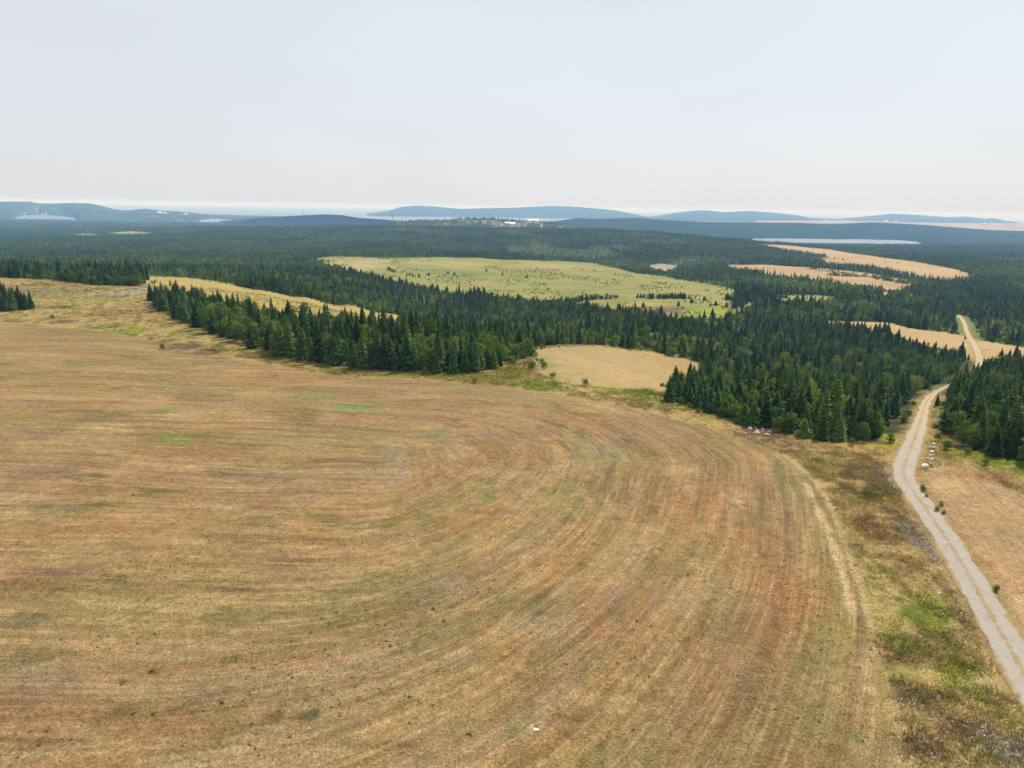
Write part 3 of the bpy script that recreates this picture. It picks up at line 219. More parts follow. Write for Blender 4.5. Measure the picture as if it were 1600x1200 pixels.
# ------------------------------------------------------------------ materials
def mat(name):
    m = bpy.data.materials.new(name); m.use_nodes = True; nt = m.node_tree; nt.nodes.clear()
    o = nt.nodes.new('ShaderNodeOutputMaterial'); p = nt.nodes.new('ShaderNodeBsdfPrincipled')
    p.inputs['Roughness'].default_value = 0.9; p.inputs['Specular IOR Level'].default_value = 0.15
    nt.links.new(p.outputs[0], o.inputs[0]); return m, nt, p
def N(nt, t, **k):
    n = nt.nodes.new(t)
    for a, b in k.items(): setattr(n, a, b)
    return n
def noise(nt, vec, scale, detail=3, rough=.55, dim='3D'):
    n = N(nt, 'ShaderNodeTexNoise', noise_dimensions=dim); n.inputs['Scale'].default_value = scale; n.inputs['Detail'].default_value = detail
    n.inputs['Roughness'].default_value = rough
    if vec is not None: nt.links.new(vec, n.inputs['Vector'])
    return n.outputs['Fac']
def ramp(nt, fac, stops, interp='LINEAR'):
    n = N(nt, 'ShaderNodeValToRGB'); cr = n.color_ramp; cr.interpolation = interp
    while len(cr.elements) < len(stops): cr.elements.new(0.5)
    for e, (p, c) in zip(cr.elements, stops):
        e.position = p; e.color = (*c, 1) if len(c) == 3 else c
    nt.links.new(fac, n.inputs[0]); return n.outputs[0]
def mapr(nt, fac, a, b, c, d):
    n = N(nt, 'ShaderNodeMapRange'); n.inputs[1].default_value = a; n.inputs[2].default_value = b; n.inputs[3].default_value = c; n.inputs[4].default_value = d
    nt.links.new(fac, n.inputs[0]); return n.outputs[0]
def mix(nt, f, a, b, mode='MIX'):
    n = N(nt, 'ShaderNodeMixRGB', blend_type=mode)
    for i, v in ((0,f),(1,a),(2,b)):
        if isinstance(v, (int,float)): n.inputs[i].default_value = v
        elif isinstance(v, tuple) or isinstance(v, np.ndarray): n.inputs[i].default_value = (*[float(q) for q in v][:3], 1)
        else: nt.links.new(v, n.inputs[i])
    return n.outputs[0]
def math_(nt, op, a, b=None):
    n = N(nt, 'ShaderNodeMath', operation=op)
    for i, v in ((0,a),(1,b)):
        if v is None: continue
        if isinstance(v, (int,float)): n.inputs[i].default_value = v
        else: nt.links.new(v, n.inputs[i])
    return n.outputs[0]
def ground_mat():
    m, nt, p = mat('dry_ground')
    col = N(nt, 'ShaderNodeAttribute', attribute_name='Col').outputs['Color']
    sw = N(nt, 'ShaderNodeAttribute', attribute_name='swath').outputs['Vector']
    mw = N(nt, 'ShaderNodeAttribute', attribute_name='mown').outputs['Fac']
    pos = N(nt, 'ShaderNodeNewGeometry').outputs['Position']
    def scaled(v, s):
        n = N(nt, 'ShaderNodeVectorMath', operation='MULTIPLY'); nt.links.new(v, n.inputs[0]); n.inputs[1].default_value = s; return n.outputs[0]
    s1 = noise(nt, scaled(sw,(2.3,.10,1)), 1.0, 4, .68)
    s3 = noise(nt, scaled(sw,(.62,.016,1)), 1.0, 3, .55)
    s2 = noise(nt, scaled(sw,(.55,.05,1)), 1.0, 3, .6)
    n1 = noise(nt, pos, .9, 5, .72); n2 = noise(nt, pos, 4.5, 4, .75); n3 = noise(nt, pos, .16, 4, .6); n4 = noise(nt, pos, 14, 2, .6)
    c = mix(nt, math_(nt,'MULTIPLY', mapr(nt, s1, .50,.62,0,.34), mw), col, tuple(alb((134,96,60))))
    c = mix(nt, math_(nt,'MULTIPLY', mapr(nt, s1, .48,.36,0,.30), mw), c, tuple(alb((214,184,132))))
    c = mix(nt, math_(nt,'MULTIPLY', mapr(nt, s2, .52,.70,0,.2), mw), c, tuple(alb((172,128,80))))
    c = mix(nt, math_(nt,'MULTIPLY', mapr(nt, s2, .48,.34,0,.22), mw), c, tuple(alb((140,124,80))))
    c = mix(nt, math_(nt,'MULTIPLY', mapr(nt, s3, .53,.57,0,.46), mw), c, mix(nt, 1.0, c, (.70,.68,.66), 'MULTIPLY'))
    c = mix(nt, math_(nt,'MULTIPLY', mapr(nt, s3, .42,.37,0,.40), mw), c, mix(nt, 1.0, c, (1.22,1.2,1.15), 'MULTIPLY'))
    c = mix(nt, mapr(nt, n3, .5,.7,0,.22), c, mix(nt, 1.0, c, (.75,.8,.72), 'MULTIPLY'))
    f = math_(nt,'MULTIPLY', mapr(nt, n1, .28,.72,.68,1.30), mapr(nt, n2, .30,.70,.44,1.56))
    f = math_(nt,'MULTIPLY', f, mapr(nt, n4, .30,.70,.55,1.45))
    cc = N(nt, 'ShaderNodeCombineXYZ')
    for i in range(3): nt.links.new(f, cc.inputs[i])
    c = mix(nt, 1.0, c, cc.outputs[0], 'MULTIPLY')
    sp = noise(nt, pos, 1.9, 2, .5)     # scattered dark weeds and bare specks
    n5 = noise(nt, pos, .42, 5, .7)
    c = mix(nt, mapr(nt, n5, .56,.70,0,.45), c, mix(nt, 1.0, c, (.72,.78,.70), 'MULTIPLY'))
    c = mix(nt, mapr(nt, n5, .44,.30,0,.4), c, mix(nt, 1.0, c, (1.22,1.18,1.12), 'MULTIPLY'))
    c = mix(nt, mapr(nt, sp, .68,.73,0,.65), c, tuple(alb((82,80,46))))
    sp2 = noise(nt, scaled(pos,(1,1,1.3)), 3.1, 1, .5)
    c = mix(nt, mapr(nt, sp2, .71,.76,0,.5), c, tuple(alb((70,56,36))))
    nt.links.new(c, p.inputs['Base Color'])
    b = N(nt, 'ShaderNodeBump'); b.inputs['Strength'].default_value = .55; b.inputs['Distance'].default_value = .18
    nt.links.new(math_(nt,'ADD', n2, math_(nt,'MULTIPLY', n1, 1.2)), b.inputs['Height']); nt.links.new(b.outputs[0], p.inputs['Normal'])
    p.inputs['Specular IOR Level'].default_value = .05
    return m
def foliage_mat(name, c0, c1, c2, tr=0.0):
    m, nt, p = mat(name)
    rnd = N(nt, 'ShaderNodeObjectInfo').outputs['Random']
    pos = N(nt, 'ShaderNodeNewGeometry').outputs['Position']
    tc = N(nt, 'ShaderNodeTexCoord').outputs['Object']
    c = ramp(nt, rnd, [(0,c0),(.5,c1),(1,c2)])
    n = noise(nt, tc, 2.2, 3, .7); c = mix(nt, mapr(nt, n, .3,.7,0,.55), c, mix(nt, 1.0, c, (1.7,1.55,1.2), 'MULTIPLY'))
    big = noise(nt, pos, .02, 3, .6); c = mix(nt, mapr(nt, big, .42,.62,0,.5), c, mix(nt, 1.0, c, (1.4,1.15,.9), 'MULTIPLY'))
    vast = noise(nt, pos, .0045, 4, .65); c = mix(nt, mapr(nt, vast, .35,.65,0,1), mix(nt, 1.0, c, (.72,.76,.8), 'MULTIPLY'), mix(nt, 1.0, c, (1.5,1.4,1.2), 'MULTIPLY'))
    nt.links.new(c, p.inputs['Base Color']); p.inputs['Roughness'].default_value = .9; p.inputs['Specular IOR Level'].default_value = .06
    if tr:
        o = [q for q in nt.nodes if q.type == 'OUTPUT_MATERIAL'][0]; t = N(nt, 'ShaderNodeBsdfTranslucent'); ms = N(nt, 'ShaderNodeMixShader'); ms.inputs[0].default_value = tr
        nt.links.new(mix(nt, 1.0, c, (1.3,1.5,.7), 'MULTIPLY'), t.inputs[0]); nt.links.new(p.outputs[0], ms.inputs[1]); nt.links.new(t.outputs[0], ms.inputs[2]); nt.links.new(ms.outputs[0], o.inputs[0])
    return m
def plain_mat(name, c, v=.25, scale=3.0, rough=.9):
    m, nt, p = mat(name); tc = N(nt, 'ShaderNodeTexCoord').outputs['Object']
    n = noise(nt, tc, scale, 4, .65); c = tuple(float(q) for q in c)
    col = mix(nt, mapr(nt, n, .3,.7,0,1), tuple(q*(1-v) for q in c), tuple(q*(1+v) for q in c))
    nt.links.new(col, p.inputs['Base Color']); p.inputs['Roughness'].default_value = rough; return m
def tint_mat(name, tr=.25):
    m, nt, p = mat(name)
    c = N(nt, 'ShaderNodeAttribute', attribute_name='tint', attribute_type='INSTANCER').outputs['Color']
    n = noise(nt, N(nt, 'ShaderNodeTexCoord').outputs['Object'], 6, 2)
    c = mix(nt, mapr(nt, n, .3,.7,0,.5), c, mix(nt, 1.0, c, (.6,.6,.55), 'MULTIPLY'))
    nt.links.new(c, p.inputs['Base Color'])
    o = [q for q in nt.nodes if q.type == 'OUTPUT_MATERIAL'][0]; t = N(nt, 'ShaderNodeBsdfTranslucent'); ms = N(nt, 'ShaderNodeMixShader'); ms.inputs[0].default_value = .45
    nt.links.new(c, t.inputs[0]); nt.links.new(p.outputs[0], ms.inputs[1]); nt.links.new(t.outputs[0], ms.inputs[2]); nt.links.new(ms.outputs[0], o.inputs[0]); return m
M_GROUND = ground_mat()
M_SPRUCE = foliage_mat('spruce_needles', (.013,.035,.011), (.027,.064,.018), (.062,.12,.03))
M_SPRUCE_B = foliage_mat('pale_spruce_needles', (.024,.050,.023), (.034,.062,.026), (.044,.075,.028))
M_LEAF = foliage_mat('alder_leaves', (.032,.072,.017), (.050,.10,.022), (.085,.135,.027), .2)
M_LEAF_Y = foliage_mat('yellow_green_leaves', (.085,.12,.022), (.105,.14,.026), (.125,.155,.03), .25)
M_DEAD = plain_mat('dead_grey_wood', (.17,.145,.125), .3)
M_BARK = plain_mat('bark', (.09,.07,.055), .3)
M_ROCK = plain_mat('grey_rock', (.36,.345,.32), .35, 2.0)
M_ROCK_W = plain_mat('pale_rock', (.60,.57,.52), .2, 2.0)
M_TUFT = tint_mat('grass_blades')
# ------------------------------------------------------------------ object helpers
COL = sc.collection
def mesh_of(name, V, Fc, mats, smooth_=False, midx=None):
    me = bpy.data.meshes.new(name); me.from_pydata([tuple(map(float,v)) for v in V], [], [tuple(map(int,f)) for f in Fc])
    for m in (mats if isinstance(mats, list) else [mats]): me.materials.append(m)
    if midx is not None: me.polygons.foreach_set('material_index', midx)
    if smooth_: me.polygons.foreach_set('use_smooth', [True]*len(me.polygons))
    me.update(); return me
def link(name, me, parent=None, loc=None):
    o = bpy.data.objects.new(name, me); COL.objects.link(o)
    if parent: o.parent = parent
    if loc is not None: o.location = loc
    return o
def tag(o, label=None, cat=None, group=None, kind=None):
    if label: o['label'] = label
    if cat: o['category'] = cat
    if group: o['group'] = group
    if kind: o['kind'] = kind
    return o
# ------------------------------------------------------------------ terrain: one continuous sheet, split into ground and fields
angs = list(np.arange(-41, 41.01, .22))+list(np.arange(42.5, 80, 2.5))+list(np.arange(80, 280, 8))+list(np.arange(280, 318.9, 2.5))
angs = np.radians(np.array(angs)); NA = len(angs)
rad = [10.0]
while rad[-1] < 6300:
    r_ = rad[-1]; rad.append(r_*(1.0062 if r_ < 500 else 1.0085))
rad += [8000, 14000, 40000]; rad = np.array(rad); NR = len(rad)
RR, AA = np.meshgrid(rad, angs, indexing='ij')
GX = (RR*np.sin(AA)).ravel(); GY = (RR*np.cos(AA)).ravel(); GZ = hgt(GX, GY)
GZ = np.where((RR.ravel() > 7000) & (GY > 0), np.minimum(GZ, -109), GZ)
inview = (np.abs(np.degrees(np.concatenate([AA.ravel()]))) < 46)
GC = np.tile(alb((150,140,80)), (len(GX),1)); GM = np.zeros(len(GX))
GC[inview], GM[inview] = ground_colour(GX[inview], GY[inview])
sR, sT = swath(GX, GY)
ii, jj = np.meshgrid(np.arange(NR-1), np.arange(NA), indexing='ij'); ii = ii.ravel(); jj = jj.ravel(); j2 = (jj+1) % NA
quads = np.stack([ii*NA+jj, (ii+1)*NA+jj, (ii+1)*NA+j2, ii*NA+j2], 1)[:, ::-1]
cx = GX[quads].mean(1); cy = GY[quads].mean(1)
lab = np.zeros(len(quads), int)
ok = (np.abs(np.degrees(angs[jj])) < 46)
NAMES = ['ground','mown_field','hay_field','small_field','meadow','clearing','pale_field','pale_field','pale_field','quarry_ground']
for k, poly in enumerate([MOWN_FIELD, HAY_FIELD, SMALL_FIELD, BOG_FIELD, CLEARING_STRIP, PALE_FIELD_A, PALE_FIELD_B, PALE_FIELD_D, QUARRY]):
    sel = ok.copy(); sel[ok] = inside(poly, cx[ok], cy[ok]); lab[sel & (lab == 0)] = k+1
def grid_object(name, q):
    used, inv = np.unique(q, return_inverse=True); inv = inv.reshape(q.shape)
    me = bpy.data.meshes.new(name); nv, nf = len(used), len(q)
    me.vertices.add(nv); me.vertices.foreach_set('co', np.stack([GX[used],GY[used],GZ[used]],1).astype(np.float32).ravel())
    me.loops.add(nf*4); me.loops.foreach_set('vertex_index', inv.astype(np.int32).ravel())
    me.polygons.add(nf); me.polygons.foreach_set('loop_start', np.arange(0, nf*4, 4, dtype=np.int32)); me.polygons.foreach_set('use_smooth', np.ones(nf, bool))
    me.update(calc_edges=True)
    a = me.attributes.new('Col','FLOAT_COLOR','POINT'); a.data.foreach_set('color', np.concatenate([GC[used], np.ones((nv,1))],1).astype(np.float32).ravel())
    a = me.attributes.new('swath','FLOAT_VECTOR','POINT'); a.data.foreach_set('vector', np.stack([sR[used], sT[used], np.zeros(nv)],1).astype(np.float32).ravel())
    a = me.attributes.new('mown','FLOAT','POINT'); a.data.foreach_set('value', GM[used].astype(np.float32))
    me.materials.append(M_GROUND); me.validate(); return link(name, me)
for k, nm in enumerate(NAMES):
    if (lab == k).any(): tag(grid_object(nm, quads[lab == k]), kind='structure')
# inner disc under the camera closes the sheet
dv = [(0,0,hz(0,0))]+[(GX[j],GY[j],GZ[j]) for j in range(NA)]
md = mesh_of('ground_below', dv, [(0, 1+(j+1) % NA, 1+j) for j in range(NA)], plain_mat('near_ground', alb((176,142,94)))); tag(link('ground', md), kind='structure')
# ------------------------------------------------------------------ sea
m, nt, p = mat('sea_water'); p.inputs['Base Color'].default_value = (.03,.06,.09,1); p.inputs['Roughness'].default_value = .28; p.inputs['Specular IOR Level'].default_value = .9
bmp = N(nt,'ShaderNodeBump'); bmp.inputs['Strength'].default_value = .02; bmp.inputs['Distance'].default_value = 2
nt.links.new(noise(nt, N(nt,'ShaderNodeNewGeometry').outputs['Position'], .02, 3), bmp.inputs['Height']); nt.links.new(bmp.outputs[0], p.inputs['Normal'])
tag(link('sea', mesh_of('sea', [(-43000,2600,-101),(43000,2600,-101),(43000,43000,-101),(-43000,43000,-101)], [(0,1,2,3)], m)), kind='structure')
# ------------------------------------------------------------------ hills
def hill_mat(name, c0, c1, c2, sc_=.004):
    m, nt, p = mat(name); pos = N(nt,'ShaderNodeNewGeometry').outputs['Position']
    n = noise(nt, pos, sc_, 5, .65); n2 = noise(nt, pos, sc_*9, 3, .7)
    c = ramp(nt, n, [(.35,c0),(.5,c1),(.60,c1),(.68,c2)]); c = mix(nt, mapr(nt, n2, .35,.65,0,.5), c, mix(nt,1.0,c,(.55,.6,.6),'MULTIPLY'))
    nt.links.new(c, p.inputs['Base Color']); p.inputs['Specular IOR Level'].default_value = 0; return m
HM = {'coast': hill_mat('coast_scrub', (.018,.032,.02), (.035,.05,.03), (.30,.28,.24), .006), 'far': hill_mat('distant_forest', (.012,.022,.018), (.024,.04,.025), (.09,.09,.06), .002), 'farm': hill_mat('farm_land', (.16,.12,.08), (.30,.22,.15), (.42,.32,.24), .002),
      'wood': hill_mat('near_hill_forest', (.008,.018,.012), (.018,.034,.018), (.05,.06,.035), .006), 'village': hill_mat('village_ground', (.03,.045,.025), (.07,.08,.045), (.26,.22,.17), .012)}
def hill(name, Yc, prof, foot, mt, back=1800, bump=5):
    P = np.array(prof, float); Fo = np.array(foot, float)
    xs = np.linspace(P[0,0], P[-1,0], 420); zc = np.interp(xs, P[:,0], P[:,1]); k = np.array([1,2,3,2,1])/9; zc = np.convolve(np.pad(zc,2,'edge'), k, 'valid')
    us = xs/Yc; yf = np.interp(us, Fo[:,0], Fo[:,1]); yf = yf+(fbm(xs, xs*0, 300, 3)-.5)*.02*yf
    T_ = [0,.06,.14,.25,.38,.52,.66,.8,.92,1]; V = []; rows = []
    for t in T_:
        y = yf+(Yc-yf)*t; g = t*t*(3-2*t); g = g*.75+t*.25
        X = xs*(y/Yc); z = -103+(zc+103)*g; z = z+(fbm(X, y, 160, 4, 5)-.5)*bump*2*(1 if 0 < t < 1 else 0)+(vnoise(X/30, y/30)-.5)*bump*.5*(t > 0)
        rows.append(np.stack([X, y, z], 1))
    for t in [.3,.65,1]:
        y = np.full(len(xs), Yc+back*t); rows.append(np.stack([xs*(1+back*t/Yc), y, -103+(zc+103)*(1-t*t)-4*t], 1))
    V = np.concatenate(rows); n = len(xs); Fc = [(i*n+j, i*n+j+1, (i+1)*n+j+1, (i+1)*n+j) for i in range(len(rows)-1) for j in range(n-1)]
    return tag(link(name, mesh_of(name, V, Fc, mt, True)), kind='structure')
HK = {'coast_hills':'coast','wooded_hill':'wood','far_hills_west':'far','far_hills_east':'far','farm_plain':'farm','blue_ridge':'wood','village_hill':'village'}
HN = {'coast_hills':'hills','wooded_hill':'hill','far_hills_west':'hills','far_hills_east':'hills','farm_plain':'farmland','blue_ridge':'hill','village_hill':'hill'}
for nm, Yc, pr, ft in HILLS:
    hill(HN[nm], Yc, pr, ft, HM[HK[nm]], 400 if nm == 'village_hill' else 1800, 2 if nm in ('farm_plain','village_hill') else 5)
# ------------------------------------------------------------------ gravel track
def track_obj():
    pts = [Vector((a,b,0)) for a, b in TRACK_S]; res = [pts[0]]; 
    for a, b in zip(pts[:-1], pts[1:]):
        n = max(1, int((b-a).length/.9)); res += [a.lerp(b, (i+1)/n) for i in range(n)]
    V=[]; Fc=[]; uv=[]; L=0; K=11
    for i, q in enumerate(res):
        a = res[max(0,i-2)]; b = res[min(len(res)-1,i+2)]; t = (b-a).normalized(); nrm = Vector((t.y,-t.x,0))
        if i: L += (q-res[i-1]).length
        wk = 1.0 if L < 90 else max(.72, 1-(L-90)/300); wl = 1.7+.22*math.sin(L*.31)+.15*math.sin(L*.83)+random.uniform(-.12,.12); wr = 1.7+.22*math.sin(L*.23+2)+.15*math.sin(L*.71)+random.uniform(-.12,.12)
        for k in range(K):
            s = k/(K-1)*2-1; o = s*(wl if s < 0 else wr)*wk; p_ = q+nrm*o
            dz = .07-.05*math.exp(-((abs(o)-.95)/.35)**2) + (.0 if abs(s) < .99 else -.06)
            V.append((p_.x, p_.y, hz(p_.x,p_.y)+dz+.03)); uv.append((o, L))
        if i: 
            for k in range(K-1): Fc.append(((i-1)*K+k, (i-1)*K+k+1, i*K+k+1, i*K+k))
    m, nt, p = mat('track_gravel')
    u = N(nt,'ShaderNodeAttribute', attribute_name='lane').outputs['Vector']; pos = N(nt,'ShaderNodeNewGeometry').outputs['Position']
    sx = N(nt,'ShaderNodeSeparateXYZ'); nt.links.new(u, sx.inputs[0])
    wob = mapr(nt, noise(nt, pos, .9, 4, .7), .3,.7,-.30,.30)
    ab = math_(nt,'ADD', math_(nt,'ABSOLUTE', sx.outputs[0]), wob)
    grv = mix(nt, noise(nt, pos, 9, 4, .8), tuple(alb((138,130,118))), tuple(alb((222,214,200))))
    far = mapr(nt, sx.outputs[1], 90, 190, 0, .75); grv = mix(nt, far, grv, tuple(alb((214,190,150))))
    grs = mix(nt, noise(nt, pos, 3, 4, .8), tuple(alb((120,104,62))), tuple(alb((206,172,118))))
    cen = math_(nt,'MULTIPLY', mapr(nt, ab, .10,.34,.85,0), mapr(nt, noise(nt, pos, .25, 3, .6), .38,.58,.5,1)); grv = mix(nt, mapr(nt, noise(nt, pos, .7, 4, .7), .5,.72,0,.5), grv, tuple(alb((150,134,112)))); edg = mapr(nt, ab, 1.25,1.62,0,1)
    c = mix(nt, cen, grv, grs); c = mix(nt, edg, c, grs)
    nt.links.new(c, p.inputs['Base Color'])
    b = N(nt,'ShaderNodeBump'); b.inputs['Strength'].default_value=.5; b.inputs['Distance'].default_value=.06; nt.links.new(noise(nt,pos,12,3,.7), b.inputs['Height']); nt.links.new(b.outputs[0], p.inputs['Normal'])
    me = mesh_of('gravel_track', V, Fc, m, True); a = me.attributes.new('lane','FLOAT_VECTOR','POINT'); a.data.foreach_set('vector', np.array([(o,l,0) for o,l in uv],np.float32).ravel())
    tag(link('gravel_track', me), kind='structure')
track_obj()
# ------------------------------------------------------------------ tree meshes
def spruce(seed, H=10.0, R=1.9, tiers=17, nb=9, low=False, lean=0.0):
    rn = random.Random(seed); V=[]; Fc=[]
    base = .06 if not low else .04
    for i in range(tiers):
        t = i/(tiers-1); h = H*(base+(1-base)*(t**.92)*.97); rr = R*1.1*(1-t)**.74*(.86+.28*rn.random())+.12
        if t < .12: rr *= .8+1.6*t
        n = max(4, int(nb*(1-.45*t))); a0 = rn.random()*6.28
        for k in range(n):
            a = a0+6.283*k/n+rn.uniform(-.3,.3); L = rr*rn.uniform(.68,1.22); ca, sa = math.cos(a), math.sin(a)
            droop = -L*rn.uniform(.18,.42)+.1*L*t*4; w = L*rn.uniform(.22,.34)*(1.25 if low else 1)+.08; zr = rn.uniform(.0,.3)
            if rn.random() < .04: continue
            P = lambda d, s, z: V.append((ca*d-sa*s+lean*h, sa*d+ca*s, h+z))
            b = len(V); P(0,0,.25+zr*.3); P(L*.55,w,droop*.5-.06*L); P(L*.62,0,droop*.45+.16*L+.05); P(L*.55,-w,droop*.5-.06*L); P(L,0,droop+.10)
            Fc += [(b,b+1,b+2),(b,b+2,b+3),(b+2,b+1,b+4),(b+2,b+4,b+3)]
            if not low:
                b = len(V); P(L*.25,0,droop*.2); P(L*.8,w*.25,droop*.8); P(L*.55,0,droop*.55-.34-.12*L); Fc.append((b,b+1,b+2))
                b = len(V); s_ = rn.choice((-1,1)); P(L*.3,0,.02); P(L*.72,s_*w*1.9,droop*.65-.05); P(L*.55,s_*w*.35,droop*.35+.12); Fc.append((b,b+1,b+2))
    # leader shoot and inner foliage
    b = len(V)
    for k in range(5): V.append((math.cos(k*1.257)*.07+lean*H*.9, math.sin(k*1.257)*.07, H*.9))
    V.append((lean*H,0,H*1.03)); Fc += [(b+k,b+(k+1)%5,b+5) for k in range(5)]
    b = len(V); n = 7
    for k in range(n):
        q = R*rn.uniform(.35,.5); V.append((math.cos(k*6.283/n)*q, math.sin(k*6.283/n)*q, H*.12+rn.uniform(-.3,.3)))
    V.append((lean*H*.9,0,H*.93)); Fc += [(b+k,b+(k+1)%n,b+n) for k in range(n)]
    return V, Fc
def cone_trunk(H, r, lean=0.0, n=6, segs=4, bend=0.0):
    V=[]; Fc=[]
    for s in range(segs+1):
        t = s/segs
        for k in range(n): V.append((math.cos(k*6.283/n)*r*(1-.85*t)+lean*H*t+bend*math.sin(t*2.2), math.sin(k*6.283/n)*r*(1-.85*t), H*t-.25*(s==0)))
    for s in range(segs):
        for k in range(n): Fc.append((s*n+k, s*n+(k+1)%n, (s+1)*n+(k+1)%n, (s+1)*n+k))
    return V, Fc
def leafy(seed, H=6.0, R=2.4, n=520, size=.42, z0=.12):
    rn = random.Random(seed); V=[]; Fc=[]; lobes=[]
    for _ in range(9):
        a = rn.random()*6.283; d = R*rn.uniform(0,.62); h = H*rn.uniform(.3,.8)*(1-.25*d/R)
        lobes.append((math.cos(a)*d, math.sin(a)*d, h, R*rn.uniform(.38,.6)))
    lobes.append((0,0,H*.45,R*.75)); lobes.append((0,0,H*.72,R*.55))
    for _ in range(n):
        lx, ly, lz, lr = rn.choice(lobes); th = rn.random()*6.283; ph = math.acos(rn.uniform(-.75,1)); q = lr*rn.uniform(.72,1.08)
        d = Vector((math.sin(ph)*math.cos(th), math.sin(ph)*math.sin(th), math.cos(ph))); c = Vector((lx,ly,lz))+d*q; c.z = max(c.z, H*z0*rn.uniform(.5,1.5))
        nrm = (d*.8+Vector((rn.uniform(-.7,.7),rn.uniform(-.7,.7),rn.uniform(-.2,.8)))).normalized(); t = nrm.orthogonal().normalized(); t.rotate(Matrix.Rotation(rn.random()*6.28,3,nrm)); b_ = nrm.cross(t)
        s = size*rn.uniform(.6,1.3); b = len(V)
        V += [c-t*s*.5, c+b_*s*.45+nrm*s*.12, c+t*s*.55, c-b_*s*.4]; Fc.append((b,b+1,b+2,b+3))
    return V, Fc
def stems(seed, H, R, n=4, r=.09):
    rn = random.Random(seed); V=[]; Fc=[]
    for k in range(n):
        a = rn.random()*6.283; v, f = cone_trunk(H*rn.uniform(.55,.8), r*rn.uniform(.7,1.2), 0, 5, 3); L = R*rn.uniform(.2,.6)/H
        b = len(V); V += [(x+math.cos(a)*L*z, y+math.sin(a)*L*z, z) for x,y,z in v]; Fc += [tuple(b+i for i in q) for q in f]
    return V, Fc
def bare(seed, H=7.5, R=1.8, n=70):
    rn = random.Random(seed); V, Fc = cone_trunk(H, .13, rn.uniform(-.03,.03), 5, 4)
    def limb(a, c, r):
        d = (c-a).normalized(); o = d.orthogonal().normalized(); b = len(V)
        for k in range(3):
            q = o.copy(); q.rotate(Matrix.Rotation(k*2.094,3,d)); V.append(tuple(a+q*r))
        V.append(tuple(c)); Fc.extend([(b,b+1,b+3),(b+1,b+2,b+3),(b+2,b,b+3)])
    for k in range(n):
        t = rn.uniform(.18,.98); a = rn.random()*6.283; L = R*(1-t*.7)*rn.uniform(.5,1.15); s = Vector((0,0,H*t)); e = s+Vector((math.cos(a)*L, math.sin(a)*L, L*rn.uniform(-.1,.45))); limb(s,e,.05)
        for q in range(4):
            m_ = s.lerp(e, rn.uniform(.35,.9)); limb(m_, m_+Vector((rn.uniform(-.5,.5),rn.uniform(-.5,.5),rn.uniform(-.15,.45))), .03)
    return V, Fc
def rock(seed, s=(1,1,.7)):
    import bmesh
    rn = random.Random(seed); bm = bmesh.new(); bmesh.ops.create_icosphere(bm, subdivisions=2, radius=1)
    pl = [(Vector((rn.uniform(-1,1),rn.uniform(-1,1),rn.uniform(-.6,1))).normalized(), rn.uniform(.55,.85)) for _ in range(9)]
    for v in bm.verts:
        for n_, d in pl:
            k = v.co.dot(n_)
            if k > d: v.co -= n_*(k-d)*.92
        v.co = Vector((v.co.x*s[0], v.co.y*s[1], v.co.z*s[2]+s[2]*.35))
    me = bpy.data.meshes.new('rock'); bm.to_mesh(me); bm.free(); me.materials.append(M_ROCK); return me
SP = [spruce(10+i, 10, [1.75,2.0,1.6,2.2,1.85,2.1][i], [19,17,20,16,18,17][i], 10, lean=[0,.01,-.012,0,.015,-.01][i]) for i in range(6)]
SPL = [spruce(30+i, 10, [1.9,2.1,1.75][i], 8, 6, low=True) for i in range(3)]
LF = [leafy(50+i, 6, [2.4,2.1,2.7][i]) for i in range(3)]
LFL = [leafy(60+i, 6, 2.5, 110, .95) for i in range(2)]
DD = [bare(70+i) for i in range(3)]
def combined(name, parts):
    V=[]; Fc=[]; mi=[]; ms=[]
    for (v, f, m) in parts:
        b = len(V); V += list(v); Fc += [tuple(b+i for i in q) for q in f]; mi += [len(ms)]*len(f); ms.append(m)
    return mesh_of(name, V, Fc, ms, False, mi)
ME_SP = [mesh_of('spruce_crown', *s, M_SPRUCE) for s in SP]; ME_SPB = [mesh_of('spruce_crown', *s, M_SPRUCE_B) for s in SP[:2]]
ME_TR = mesh_of('tree_trunk', *cone_trunk(9.2, .17), M_BARK)
ME_LF = [mesh_of('leafy_crown', *s, M_LEAF) for s in LF]; ME_LFY = [mesh_of('leafy_crown', *s, M_LEAF_Y) for s in LF[:2]]
ME_ST = mesh_of('tree_stems', *stems(3, 6, 2.4), M_BARK)
ME_DD = [mesh_of('bare_branches', *s, M_DEAD) for s in DD]
